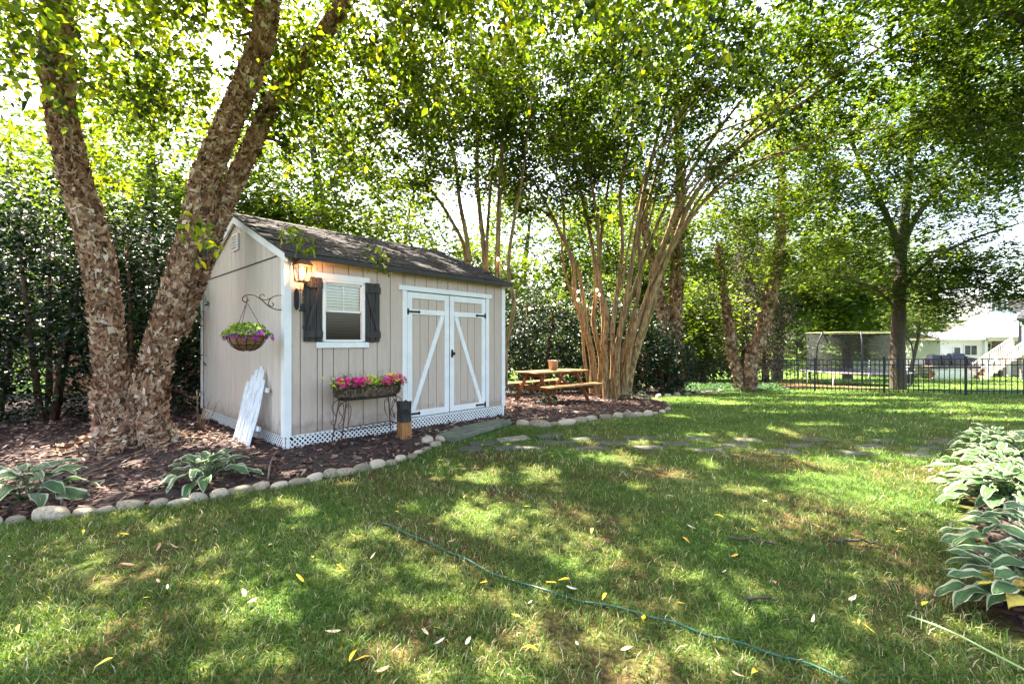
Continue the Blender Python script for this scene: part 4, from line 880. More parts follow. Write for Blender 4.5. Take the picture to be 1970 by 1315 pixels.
sl_poly = [tuple(G(*q)[:2]) for q in ((838, 843), (872, 852), (925, 836), (986, 818), (965, 812), (900, 824))]
flat_piece('doorstep_slab', sl_poly, .005, .05, M['slab'], 'long mossy green stone slab before the shed doors', 'stone slab', jag=.02)
rows = []
pav = [  # px, py of centre: near row, middle row, far row of each group, moving right from the doorstep
 (1015, 861), (1075, 851), (1128, 843), (1140, 862), (1180, 852), (1232, 842), (1250, 861), (1300, 853), (1345, 843),
 (1368, 866), (1413, 856), (1440, 846), (1510, 868), (1540, 857), (1570, 845), (1645, 871), (1675, 859), (1700, 847), (1768, 874), (1788, 862), (1806, 850)]
PAVC = []
for i, (px, py) in enumerate(pav):
    g = G(px, py); w_, d_ = .37, .225; a = random.uniform(-.04, .04)
    if i < 6: w_ *= 1.12
    poly = [(g.x+sx*w_/2*math.cos(a)-sy*d_/2*math.sin(a), g.y+sx*w_/2*math.sin(a)+sy*d_/2*math.cos(a)) for sx, sy in ((-1, -1), (1, -1), (1, 1), (-1, 1))]
    PAVC.append((g.x, g.y, w_, d_))
    flat_piece('stepping_stone', poly, g.z-.016, .021, M['paver'], 'grey slate stepping stone, %s row, %s from the shed' % (['near', 'middle', 'far'][i % 3], ordn[i//3]), 'paver', 'stepping stones across the lawn', jag=.008)
# broken reddish flags near the slab
for i, q in enumerate([[(900, 851), (960, 850), (950, 857), (905, 858)], [(955, 845), (1010, 838), (1020, 845), (965, 851)], [(880, 862), (925, 859), (930, 868), (885, 870)], [(950, 860), (1000, 856), (1005, 865), (955, 868)], [(1030, 838), (1080, 834), (1085, 841), (1035, 845)]]):
    pl = [tuple(G(*z)[:2]) for z in q]; PAVC.append((np.mean([p[0] for p in pl]), np.mean([p[1] for p in pl]), .35, .22))
    flat_piece('flagstone', pl, gh(pl[0][1])-.004, .018, M['paver'] if i != 1 else M['cobble'], '%s irregular flagstone sunk in the lawn by the doorstep slab' % ['reddish long', 'mixed brown', 'lowest small', 'narrow grey', 'far pale'][i], 'flagstone', 'flagstones by the doorstep', jag=.02)

# ---------------- bark chips on the beds ----------------
def chips(poly, n, x0, x1, y0, y1, size, name, ex=None):
    X = rng.uniform(x0, x1, n*4); Y = y0+(y1-y0)*rng.random(n*4)**1.35; sd = poly_sd(poly, X, Y); ok = sd > .03
    u = (X-CX)*ca+(Y-CY)*sa; v_ = -(X-CX)*sa+(Y-CY)*ca; ok &= ~((u > -.02) & (u < SL) & (v_ > -.02) & (v_ < SW))
    X, Y, sd = X[ok][:n], Y[ok][:n], sd[ok][:n]; N = len(X); t_ = np.clip((sd+.05)/.35, 0, 1); Z = gz(Y)-.012+.06*t_*t_*(3-2*t_)+.008*rough_n(X, Y, 2)
    Z += rng.random(N)*.022+.004; C = np.stack([X, Y, Z], 1); a = rng.random(N)*6.283; Ls = size*(.4+1.2*rng.random(N)); ws = size*(.2+.25*rng.random(N)); th = .006+.006*rng.random(N)
    ax = np.stack([np.cos(a), np.sin(a), rng.normal(0, .22, N)], 1); sd_ = np.stack([-np.sin(a), np.cos(a), rng.normal(0, .25, N)], 1); nz_ = np.cross(ax, sd_)
    Vs = []
    for (i, j, k) in ((-1, -1, -1), (1, -.7, -1), (1, .8, -1), (-1, 1, -1), (-1, -1, 1), (1, -.7, 1), (1, .8, 1), (-1, 1, 1)):
        Vs.append(C+ax*(Ls*.5*i)[:, None]+sd_*(ws*.5*j)[:, None]+nz_*(th*.5*k)[:, None])
    V = np.stack(Vs, 1).reshape(-1, 3); b = np.arange(N)[:, None, None]*8; q = np.array([[4, 5, 6, 7], [0, 1, 5, 4], [1, 2, 6, 5], [2, 3, 7, 6], [3, 0, 4, 7]])[None]
    r_ = np.clip(rng.gamma(2.0, .17, N), 0, 1); mb = MB().add(V, (b+q).reshape(-1, 4), 0, False, np.repeat(r_, 8)); o = mb.build(name, M['chip']); return tag(o, 'loose brown bark chips covering the planting bed', None, None, 'stuff')
o = chips(bed1, 15000, -8.5, 6.5, 3.0, 13.5, .060, 'bark_mulch')
o = chips(bedR, 2500, 1.5, 7, 1.3, 6.3, .055, 'bark_mulch')

# ---------------- grass ----------------
def in_no_grass(X, Y):
    bad = (poly_sd(bed1, X, Y) > -.03)|(poly_sd(bedR, X, Y) > -.02)|(poly_sd(sl_poly, X, Y) > -.02)
    for (a, b, w_, d_) in PAVC: bad |= (np.abs(X-a) < w_/2-.01)&(Y-b < d_/2+.01)&(Y-b > -d_/2+.01)
    return bad
def patch(X, Y): return .5+.22*np.sin(X*1.7+np.sin(Y*1.3)*1.5)*np.cos(Y*1.9+.7*X)+.16*np.sin(X*4.3+2*np.sin(Y*3.1))*np.sin(Y*5.2+1)+.12*np.sin(X*9.1+Y*7.7)
def grass(name, n, y0, y1, hgt, wid, label, per=5, xmin=-1.25, xmax=1.25, spread=.02, pw=1.0):
    Y = y0+(y1-y0)*rng.random(n)**pw; X = Y*rng.uniform(xmin, xmax, n)
    keep = rng.random(n) < np.clip(.12+1.5*patch(X, Y), .06, 1); X, Y = X[keep], Y[keep]
    X = np.repeat(X, per)+rng.normal(0, spread, len(X)*per); Y = np.repeat(Y, per)+rng.normal(0, spread, len(Y)*per)
    ok = ~in_no_grass(X, Y); X, Y = X[ok], Y[ok]; N = len(X); Z = gz(Y)-.003
    h = hgt*(.35+1.0*rng.random(N)+.5*(rng.random(N) < .08)); w_ = wid*(.7+.6*rng.random(N)); a = rng.random(N)*6.283; lean = h*(.25+1.0*rng.random(N)); la = a+rng.normal(0, .8, N)+1.57
    C = np.stack([X, Y, Z], 1); s_ = np.stack([np.cos(a), np.sin(a), 0*a], 1)*w_[:, None]*.5; ld_ = np.stack([np.cos(la), np.sin(la), 0*a], 1)
    mid = C+ld_*(lean*.35)[:, None]+np.array([0, 0, 1])*(h*.6)[:, None]; tip = C+ld_*lean[:, None]+np.array([0, 0, 1])*(h*.9)[:, None]
    V = np.stack([C-s_, C+s_, mid+s_*.8, mid-s_*.8, tip], 1).reshape(-1, 3); b = np.arange(N)[:, None]*5
    r_ = np.clip(.40+.5*(patch(X, Y)-.5)*-1+rng.normal(0, .16, N)+(rng.random(N) < .11)*.45, 0, 1); r5 = np.repeat(r_, 5)
    mb = MB(); mb.add(V, b+np.array([0, 1, 2, 3]), 0, False, r5); mb.F.append((b+np.array([3, 2, 4]), 0, False))
    return tag(mb.build(name, M['grass']), label, None, None, 'stuff')
grass('lawn_grass', 25000, 1.25, 4.2, .036, .0042, 'short green and straw blades of the near lawn', 6, pw=.8)
grass('lawn_grass', 15000, 4.2, 8.5, .045, .0062, 'short green blades of the lawn round the stepping stones', 6, -1.1, 1.25, .03)
grass('lawn_grass', 13000, 8.5, 20, .05, .013, 'short bright grass of the far lawn', 5, -.1, 1.3, .06)
grass('lawn_grass', 6000, 20, 36, .07, .03, 'sunlit grass of the neighbouring lawn', 4, .1, 1.3, .12)

# ---------------- hostas ----------------
def hosta_leaf_mesh(seed, m, L=.22, Wd=.12):
    r_ = random.Random(seed); nu, nv = 8, 8; V = []; A = []; curl = r_.uniform(.5, 1.1); wav = r_.uniform(.006, .014); tw = r_.uniform(-.25, .25)
    for i in range(nu+1):
        u = i/nu; w_ = Wd*.5*(math.sin(math.pi*min(1, u**.72))**.8)*(1.0 if u < 1 else 0)+.0005
        x = L*(u-.12*u*u); z = L*(.32*u-.62*curl*u*u)
        for j in range(nv+1):
            v = (j/nv-.5)*2; y = v*w_; dz = .18*abs(v)**1.3*w_+wav*math.sin(u*11+v*2+seed)*abs(v)-.0022*math.cos(v*10)
            V.append((x, y, z+dz+tw*y)); A.append(max(abs(v)**1.0, u**5, 0))
    Fq = [[i*(nv+1)+j, (i+1)*(nv+1)+j, (i+1)*(nv+1)+j+1, i*(nv+1)+j+1] for i in range(nu) for j in range(nv)]
    # stalk
    mb = MB(); mb.add(V, Fq, 0, True, np.array(A)); mb.tube([(-.11, 0, -.09), (-.05, 0, -.02), (.0, 0, 0)], [.005, .004, .003], 4, cap=False, a=.2); return mb.mesh('leaf', m)
HL = [hosta_leaf_mesh(i, M['hosta'], .22+.025*(i % 4), .092+.010*(i % 3)) for i in range(9)]; HY = [hosta_leaf_mesh(20+i, M['hosta_y'], .2, .12) for i in range(2)]
def hosta(pos, n, spread, label, size=1.0, height=.16, yellow=0, grp='variegated hostas', dirs=None, zb=.035):
    t_ = thing('hosta', (pos[0], pos[1], gh(pos[1])+zb), label, 'hosta plant', grp)
    for k in range(n):
        a = k*2.39996+random.uniform(-.3, .3) if dirs is None else random.uniform(*dirs); f = ((k+.5)/n)**.6; r_ = spread*f
        z_ = height*(1-f**1.8)+.05*size+random.uniform(0, .02); s_ = size*(.75+.5*f)*random.uniform(.85, 1.12)
        me = random.choice(HY if k < yellow else HL); pit = .55*(1-f)-.25*f+random.uniform(-.15, .15)
        if k < yellow: z_ *= .4; pit = .2
        e = (Matrix.Rotation(a, 3, 'Z') @ Matrix.Rotation(-pit, 3, 'Y') @ Matrix.Rotation(random.uniform(-.35, .35), 3, 'X')).to_euler()
        link('leaf', me, t_, (r_*math.cos(a), r_*math.sin(a), z_), e, (s_, s_, s_))
    return t_
g = G(48, 975); hosta((g.x, g.y), 22, .20, 'leafy white edged hosta at the left edge of the mulch bed', 1.0, .20)
g = G(395, 935); hosta((g.x+.02, g.y), 24, .20, 'spreading white edged hosta in the mulch before the gable lattice', .95, .15)
g = G(1050, 781); hosta((g.x, g.y), 8, .08, 'small sparse hosta in the mulch before the picnic table', 1.3, .15, grp='small hostas in the far bed')
g = G(1240, 748); hosta((g.x, g.y), 12, .16, 'small pale hosta behind the myrtle trunks', 1.3, .15, grp='small hostas in the far bed')
g = G(1222, 772); hosta((g.x, g.y), 7, .12, 'small green hosta at the right foot of the myrtle', 1.2, .1, grp='small hostas in the far bed')
rl = [(1915, 885, 'farthest hosta clump of the right bed, by the last stepping stones', 1.1, 0), (1990, 905, 'broad dense hosta clump at the right edge of the right bed', 1.2, 0), (1925, 940, 'lush hosta with long overlapping leaves at the lawn edge of the right bed', 1.2, 0),
      (2000, 985, 'round leaved hosta in the middle of the right bed', 1.25, 0), (1935, 985, 'wide hosta above the bare soil of the right bed', 1.1, 0), (2010, 1105, 'sunlit pale hosta reaching over bare soil in the right bed', 1.1, 0), (2045, 1190, 'drooping hosta above the yellowing leaves', 1.0, 2), (2000, 1195, 'nearest hosta with yellowing leaves in the bottom right corner', .95, 16), (2090, 1000, 'hosta clump partly outside the right edge of view', 1.2, 0)]
for px, py, lb, s_, yl in rl:
    g = G(px, py); hosta((g.x, g.y), 46, .30*s_/1.2, lb, s_*.72, .24, yl, 'hostas in the right bed')

# ---------------- fallen leaves, sticks, hoses ----------------
def fleaf_mesh(seed, m):
    r_ = random.Random(seed); V = [(0, 0, .002)]; nu = 5; up = r_.uniform(.1, .35)
    V = []; 
    for i in range(nu+1):
        u = i/nu; w_ = .5*math.sin(math.pi*u**.8)**.9*.55+.01
        for v in (-1, 0, 1): V.append((u-.5, v*w_*.5*2*.5, .05+up*abs(v)*w_*.6+.12*math.sin(u*3+seed)))
    return MB().add(V, [[i*3+j, (i+1)*3+j, (i+1)*3+j+1, i*3+j+1] for i in range(nu) for j in (0, 1)], 0, True).mesh('fallen_leaf', m)
FY = [fleaf_mesh(i, M['yleaf']) for i in range(3)]; FB = [fleaf_mesh(9+i, M['bleaf']) for i in range(3)]
yl = [(680, 1275), (697, 1281), (992, 1195), (375, 1050), (312, 1054), (578, 1123), (660, 1110), (603, 1080), (1232, 838), (895, 962), (1015, 982), (1060, 1130), (1162, 1158), (1320, 1047), (1413, 1077), (1383, 1001), (1780, 1172), (1673, 1222), (1450, 1308), (155, 930), (102, 972), (160, 1032), (565, 1025), (240, 1035), (885, 925), (200, 1288), (1238, 1199), (1020, 1262), (1085, 1125), (930, 1130), (1140, 1029)]
bl = [(305, 1060), (335, 1058), (245, 1095), (845, 1245), (870, 1047), (825, 1015), (1100, 1140), (1570, 1017), (1735, 1025), (470, 1150), (485, 1165), (1205, 1260), (1330, 1020), (1420, 1310), (900, 1245), (735, 1300), (640, 1225), (1290, 960), (1150, 1010), (520, 1055), (1490, 1130), (1640, 1160)]
for i, (px, py) in enumerate(yl):
    g = G(px, py, .028); s_ = random.uniform(.05, .075); tag(link('fallen_leaf', FY[i % 3], None, g, (random.uniform(-.3, .3), random.uniform(-.3, .3), random.uniform(0, 6.3)), (s_, s_, s_)), 'fallen yellow leaf lying on the grass or mulch', 'leaf', 'fallen yellow leaves')
for i, (px, py) in enumerate(bl):
    g = G(px, py, .028); s_ = random.uniform(.05, .08); tag(link('fallen_leaf', FB[i % 3], None, g, (random.uniform(-.3, .3), random.uniform(-.3, .3), random.uniform(0, 6.3)), (s_, s_, s_)), 'dry tan fallen leaf lying on the lawn', 'leaf', 'dry fallen leaves')
for i in range(38):
    px, py = random.uniform(0, 1750), 820+480*random.random()**1.2; g = G(px, py, .03)
    if g.z > .5: continue
    on = poly_sd(bed1, np.array([g.x]), np.array([g.y]))[0] > 0; u = (g.x-CX)*ca+(g.y-CY)*sa; v_ = -(g.x-CX)*sa+(g.y-CY)*ca
    if u > -.1 and v_ > -.1: continue
    if on: g.z += .035
    y_ = random.random() < .5; s_ = random.uniform(.03, .055)
    tag(link('fallen_leaf', random.choice(FY if y_ else FB), None, g, (random.uniform(-.4, .4), random.uniform(-.4, .4), random.uniform(0, 6.3)), (s_, s_, s_)), 'fallen yellow leaf lying on the grass or mulch' if y_ else 'dry tan fallen leaf lying on the lawn', 'leaf', 'fallen yellow leaves' if y_ else 'dry fallen leaves')
def stick(pts, r0, label, cat='stick', grp='dead sticks on the mulch', m=None, name='fallen_stick', twigs=0, zoff=.05):
    p = [list(G(px, py, zoff+h))+[0] for px, py, h in pts]; pth = smooth_path([q[:3] for q in p], 5); c = Vector(pth[0]); pth = pth-pth[0]
    pth[1:-1] += rng.normal(0, .004, pth[1:-1].shape); mb = MB(); mb.tube(pth, np.linspace(r0, r0*.4, len(pth)), 6)
    for k in range(twigs):
        i = random.randint(len(pth)//4, len(pth)-2); q = pth[i]; d = np.array([random.uniform(-.25, .25), random.uniform(-.1, .1), random.uniform(0, .16)]); mb.tube([q, q+d*.5+.01, q+d], [r0*.5, r0*.35, r0*.2], 4)
    return tag(mb.build(name, m or M['stick'], None, c), label, cat, grp)
stick([(0, 905, 0), (150, 880, .03), (300, 853, .06), (420, 850, .0)], .012, 'long thin fallen branch across the birch roots')
stick([(190, 905, 0), (260, 890, .02), (350, 862, .05), (455, 842, .02)], .009, 'straight grey stick slanting up the mulch towards the gable')
stick([(125, 940, 0), (180, 920, .02), (240, 890, .02), (310, 872, .03)], .010, 'thin fallen branch between the two hostas')
stick([(120, 980, .0), (122, 962, .03), (130, 950, .05)], .011, 'short stub of wood standing near the left hosta')
stick([(516, 930, 0), (520, 912, .06), (532, 898, .12)], .010, 'short upright stick behind the edging stones before the lattice')
stick([(330, 950, 0), (338, 940, .03), (345, 928, .02)], .008, 'small forked twig by the edging stones', twigs=3)
stick([(300, 925, .0), (380, 895, .02), (420, 880, .02)], .007, 'thin twig leading under the middle hosta', twigs=2)
stick([(1400, 1040, -.03), (1460, 1048, -.02), (1510, 1056, -.03)], .010, 'dark broken stick in the grass before the right bed', grp='sticks on the lawn', m=M['bark_d'])
stick([(1600, 1044, -.03), (1660, 1049, -.02), (1712, 1056, -.03)], .011, 'dark stick lying on the lawn left of the right bed', grp='sticks on the lawn', m=M['bark_d'])
stick([(1430, 1160, -.03), (1470, 1157, -.025), (1495, 1162, -.03)], .010, 'short dark twig half buried in grass above the pale hose', grp='sticks on the lawn', m=M['bark_d'])
# bare twiggy branch against the gable lattice
t = thing('bare_branch', G(392, 838, .03), 'bare twiggy branch leaning against the far end of the gable wall', 'branch')
mb = MB(); base_ = np.zeros(3)
for k in range(7):
    tipv = np.array([random.uniform(-.15, .35), random.uniform(-.15, .05), random.uniform(.25, .62)]); mid = tipv*.5+rng.normal(0, .03, 3); mb.tube([base_, mid, tipv], [.007, .005, .002], 5)
    for q in range(4): d = rng.normal(0, .08, 3)+np.array([.03, 0, .06]); s0 = mid+(tipv-mid)*random.random(); mb.tube([s0, s0+d*.6+.005, s0+d], [.003, .002, .0012], 3)
mb.build('twigs', M['stick'], t)
hz = [(735, 1008), (755, 1014), (780, 1030), (822, 1044), (860, 1062), (900, 1082), (940, 1104), (985, 1118), (1045, 1140), (1110, 1157), (1180, 1172), (1250, 1190), (1300, 1205), (1355, 1222), (1420, 1243), (1490, 1262), (1560, 1285), (1640, 1325), (1720, 1370)]
pth = smooth_path([tuple(G(x, y, .013+.007*math.sin(x*.05))) for x, y in hz], 4); c = pth[0].copy()
tag(MB().tube(pth-c, .0058, 8).build('garden_hose', M['hose_g'], None, Vector(c)), 'thin dark green hose running diagonally across the near lawn', 'hose')
hz = [(1745, 1195), (1800, 1215), (1855, 1240), (1910, 1270), (1975, 1305), (2050, 1350)]
pth = smooth_path([tuple(G(x, y, .03)) for x, y in hz], 4); c = pth[0].copy()
tag(MB().tube(pth-c, .005, 8).build('garden_hose', M['hose_p'], None, Vector(c)), 'pale green hose in the bottom right corner of the lawn', 'hose')

# ---------------- picnic table ----------------
TY = 11.0; gN = G(1058, 775); t0 = P(1030, 716, 11.0)
tbl = thing('picnic_table', (.97, 10.9, gh(10.9)+.04), 'orange brown wooden picnic table with attached benches on the mulch behind the shed', 'picnic table', rz=R(40))
L_ = 1.83
for k in range(5): MB().box((0, -.29+k*.145, .735), (L_, .137, .038), bev=.004).build('tabletop_board', M['wood'], tbl)
for s_ in (-1, 1):
    for k in (0, 1): MB().box((0, s_*(.60+.145*k), .44), (L_, .137, .038), bev=.004).build('seat_board', M['wood'], tbl)
for x_ in (-.62, .62):
    for s_ in (-1, 1): MB().bar((x_, s_*.62, .0), (x_, s_*.20, .715), .088, .038, up=(1, 0, 0), bev=.003).build('leg', M['wood_d'], tbl)
    MB().box((x_+.04, 0, .38), (.038, 1.46, .09), bev=.003).build('seat_beam', M['wood_d'], tbl)
    MB().box((x_+.04, 0, .67), (.038, .68, .088), bev=.003).build('top_beam', M['wood_d'], tbl)
    MB().bar((x_*.90, 0, .37), (x_*.2, 0, .70), .04, .07, up=(0, 1, 0)).build('brace', M['wood_d'], tbl)
b = tbl.matrix_basis @ Vector((.15, .12, .755))
t = thing('zinc_bucket', b, 'galvanised bucket standing on the picnic table', 'bucket')
MB().lathe([(0, 0), (.095, 0), (.13, .23), (.138, .235), (.126, .225), (.092, .01), (0, .01)], (0, 0, 0), 24).build('pail', M['zinc'], t)
h_ = MB().tube([(.13*math.cos(a), 0, .22+.12*math.sin(a)) for a in np.linspace(0, math.pi, 12)], .004, 5); h_.build('handle', M['black'], t)

# ---------------- string lights ----------------
bulbs = [(958, 499, 9.4), (972, 516, 9.6), (1000, 527, 10.2), (1022, 533, 10.6), (1051, 547, 11), (1085, 548, 11.2), (1112, 561, 11.4), (1148, 558, 11.8), (1153, 567, 11.8), (1171, 566, 11.9), (966, 599, 10), (1019, 594, 11), (1066, 586, 11.5), (1112, 577, 11.6)]
runA = [P(925, 478, 9.4)]+[P(*q)+Vector((0, 0, .09)) for q in bulbs[:8]]+[P(1185, 540, 12)]
runB = [P(940, 585, 9.6)]+[P(*q)+Vector((0, 0, .09)) for q in bulbs[10:14]]+[P(1148, 548, 11.8)]+[P(*q)+Vector((0, 0, .09)) for q in bulbs[8:10]]+[P(1185, 545, 12)]
sl_ = thing('string_lights', runA[0], 'string of glowing festoon bulbs from the shed roof to the myrtle trunks', 'string lights'); o0 = np.array(runA[0])
for run in (runA, runB): MB().tube(smooth_path([tuple(q) for q in run], 4)-o0, .006, 5, cap=False).build('cord', M['black'], sl_)
for q in bulbs:
    p = Vector(P(*q))-Vector(o0); s_ = MB().tube([p+Vector((0, 0, .035)), p+Vector((0, 0, .085))], .014, 8).build('socket', M['black'], sl_)
    MB().lathe([(0, -.03), (.018, -.022), (.027, 0), (.020, .022), (.012, .036)], tuple(p), 12).build('bulb', M['bulb_s'], s_)

# ---------------- trees ----------------
def st(Y0, Y1, pts, r0, r1, w=None):
    """stem through pixels of the photograph at depths Y0..Y1, radius r0..r1"""
    n = len(pts); out = []
    for i, (px, py) in enumerate(pts):
        f = i/(n-1); Y = Y0+(Y1-Y0)*f; p = P(px, py, Y); out.append((p.x, p.y, p.z, r0*(1-f)+r1*f))
    return out
# river birch
bb_ = (-4.62, 5.55, 0)
stems = [
 [(-4.68, 5.47, -.05, .24)]+st(5.45, 5.3, [(220, 800), (212, 700), (203, 600), (192, 520), (172, 430), (141, 330), (118, 210), (112, 100), (108, -20), (100, -160), (80, -330)], .145, .115),
 [(-4.42, 5.5, -.05, .24)]+st(5.5, 5.9, [(282, 800), (299, 700), (328, 600), (354, 510), (380, 420), (400, 330), (454, 205), (497, 100), (517, 0), (520, -130), (560, -300)], .155, .105),
 st(5.8, 6.8, [(340, 640), (390, 500), (425, 410), (475, 300), (523, 200), (580, 120), (640, 40), (700, -60), (760, -180)], .100, .075)]
stems[0][1] = stems[0][1][:3]+(.19,); stems[1][1] = stems[1][1][:3]+(.20,)
def birch_spray(lb, bx):
    # drooping sprays that hang into view near the camera
    for (px, py, Y, n, rad, dz) in [(1180, 40, 3.9, 60, .20, .3), (1235, 130, 3.9, 60, .16, .35), (1190, 210, 4.0, 30, .10, .25), (1300, 60, 3.8, 60, .22, .25), (1420, 120, 3.8, 45, .16, .3), (1490, 150, 3.9, 22, .12, .2), (1090, 40, 3.9, 30, .15, .15), (1225, 315, 4.2, 12, .07, .12), (1165, 395, 4.4, 10, .06, .16),
                                    (568, 452, 4.3, 26, .06, .08), (598, 480, 4.3, 8, .04, .04), (728, 495, 4.7, 20, .06, .12), (395, 470, 4.0, 16, .07, .14), (375, 440, 4.0, 16, .08, .1), (850, 215, 4.4, 16, .12, .1), (960, 90, 4.2, 12, .08, .1), (650, 330, 4.6, 26, .12, .2), (300, 60, 4.0, 60, .25, .2), (90, 60, 3.8, 80, .3, .2), (60, 180, 3.9, 50, .25, .2), (230, 180, 4.2, 50, .25, .2), (1000, 10, 4.0, 50, .25, .2), (760, 30, 4.2, 60, .3, .2), (560, 170, 4.6, 40, .2, .2), (880, 330, 5, 20, .15, .2)]:
        n = int(n*1.5); c = np.array(P(px, py, Y))-bx; C = c+rng.normal(size=(n, 3))*np.array([rad, rad, dz*.6]); leaf_cloud(lb, C, .078, .2, np.clip(rng.normal(.55, .25, n), 0, 1), .6, True, 1.0)
B1 = [(-5.6, 5.2, 6.4, 2.6, 2.4, 2.0, 10), (-3.2, 6.2, 7.2, 2.4, 2.6, 2.0, 12), (-4.9, 3.9, 5.2, 1.9, 1.4, 1.2, 4), (-1.2, 4.6, 6.6, 2.2, 2.2, 1.3, 9), (1.2, 4.0, 5.6, 1.7, 1.5, .9, 6), (-2.6, 6.8, 4.9, 1.3, 1.0, 1.0, 2.5), (-7.3, 6.8, 5.5, 1.6, 2.2, 1.8, 6), (-4.6, 6.6, 5.9, 1.5, 1.2, 1.6, 4), (-1.2, 7.2, 5.6, 1.5, 1.5, 1.1, 4), (-3.3, 2.6, 6.0, 2.2, 1.6, 1.0, 7), (-.4, 1.8, 6.3, 2.4, 1.6, .8, 4)]
def no_sky_hole(T): return np.ones(len(T), bool)
make_tree('river_birch', 'large river birch with three peeling pinkish trunks left of the shed', 'tree', bb_, stems, B1, 2000, 34, .098, M['bark_b'], M['leaf'], rad=.24, flake=(1350, .048, .011), six=False, thr=-.35, droop=.5, up=.35, extra=birch_spray, rmax=.035, mean=.52, sides=18, wob=.11, sub=6, shape=.62, minz=3.0)
# surface roots
mb = MB()
for a in (2.6, 3.4, 4.1, 5.0, 5.8, .3):
    d = np.array([math.cos(a), math.sin(a), 0]); p = [np.array([0, 0, .34])+d*.14, d*.30+[0, 0, .14], d*.52+[0, 0, .05], d*.95+[0, 0, -.03]]; mb.tube(smooth_path(p, 4), np.linspace(.14, .04, 13), 8, cap=False, wob=.15)
tree0 = [o for o in S.objects if o.name == 'river_birch'][0]; mb.build('root_flare', M['bark_b'], tree0)
fb = MB(); 
for a in (2.6, 3.4, 4.1, 5.0, 5.8, .3):
    d = np.array([math.cos(a), math.sin(a), 0]); pp = smooth_path([tuple(d*.14+[0, 0, .38])+(.145,), tuple(d*.30+[0, 0, .15])+(.11,), tuple(d*.52+[0, 0, .05])+(.08,), tuple(d*.8+[0, 0, .0])+(.05,)], 5); flakes(fb, pp, 500, .05, .012)
fo = fb.build('peeling_bark', M['flake'], tree0); fo['kind'] = 'stuff'

# crape myrtles
my = lambda px, py: G(px, py)
bm0 = Vector((2.62, 11.7, gh(11.7)))
def fan(Y0, base, pts, r0, r1, Y1): return st(Y0, Y1, [base]+pts, r0, r1)
stA = [
 fan(11.8, (1166, 772), [(1168, 700), (1168, 650), (1162, 600), (1158, 540), (1150, 450), (1138, 350), (1120, 240), (1105, 120)], 0.086, .02, 11.0),
 fan(11.8, (1176, 772), [(1178, 700), (1180, 640), (1186, 560), (1190, 470), (1200, 370), (1215, 250), (1225, 120)], 0.082, .02, 10.8),
 fan(11.7, (1188, 773), [(1190, 700), (1197, 640), (1210, 560), (1222, 470), (1240, 370), (1262, 260), (1295, 140), (1320, 30)], 0.090, .02, 10.6),
 fan(11.7, (1198, 773), [(1205, 700), (1220, 645), (1240, 580), (1265, 500), (1290, 430), (1320, 350), (1375, 260), (1430, 190), (1500, 110)], 0.094, .022, 10.2),
 fan(11.8, (1205, 772), [(1214, 700), (1236, 630), (1258, 550), (1290, 470), (1335, 380), (1400, 300), (1480, 245), (1570, 180), (1660, 110), (1760, 50)], 0.090, .02, 9.4),
 fan(11.9, (1193, 770), [(1196, 700), (1212, 620), (1226, 540), (1235, 450), (1246, 380), (1268, 300), (1300, 210), (1370, 120)], 0.070, .018, 10.8),
 fan(12.0, (1183, 768), [(1183, 690), (1205, 600), (1232, 520), (1262, 430), (1310, 330), (1360, 270), (1440, 230), (1540, 200)], 0.061, .018, 10.8),
 fan(11.9, (1208, 768), [(1222, 690), (1250, 600), (1280, 510), (1330, 420), (1400, 345), (1480, 300), (1560, 285), (1650, 290)], 0.066, .015, 10.6)]
stA += [st(11.1, 8.8, q, r_, .012) for q, r_ in (([(1262, 505), (1300, 420), (1345, 340), (1425, 250), (1525, 180), (1650, 120)], .035), ([(1250, 550), (1300, 450), (1370, 370), (1450, 320), (1540, 285), (1640, 250), (1720, 245)], .035), ([(1232, 500), (1262, 380), (1290, 270), (1330, 180), (1400, 90), (1470, 20)], .032), ([(1275, 500), (1340, 390), (1400, 310), (1480, 220), (1580, 130), (1700, 50), (1790, 0)], .036), ([(1245, 540), (1285, 440), (1335, 350), (1390, 290), (1470, 250)], .028), ([(1195, 560), (1215, 440), (1250, 320), (1300, 230), (1370, 170)], .028))]
LA = [(3.2, 10.8, 6.6, 2.2, 2.2, 1.9, 10), (5.8, 10.9, 6.8, 2.2, 1.9, 1.7, 9), (8.4, 10.6, 7.2, 2.0, 1.9, 1.5, 8), (4.4, 9.2, 7.8, 2.6, 2.4, 1.4, 7), (1.6, 10.4, 7.6, 1.8, 2.2, 1.8, 7), (6.8, 11.8, 5.2, 1.9, 1.3, 1.0, 4), (9.6, 9.8, 5.6, 1.6, 1.6, 1.2, 5), (5.0, 8.0, 7.4, 2.0, 1.6, .8, 4), (8.4, 8.0, 7.6, 2.2, 1.8, .8, 5)]
make_tree('crape_myrtle', 'many stemmed crape myrtle with smooth tan trunks fanning to the right, before the hedge', 'tree', bm0, stA, LA, 1650, 38, .115, M['myrtle'], M['leaf_m'], 'crape myrtles', bend=.045, rad=.27, sub=4, mean=.36, rmax=.028, stem_name='stem', wob=.04, up=.45, minz=3.5)
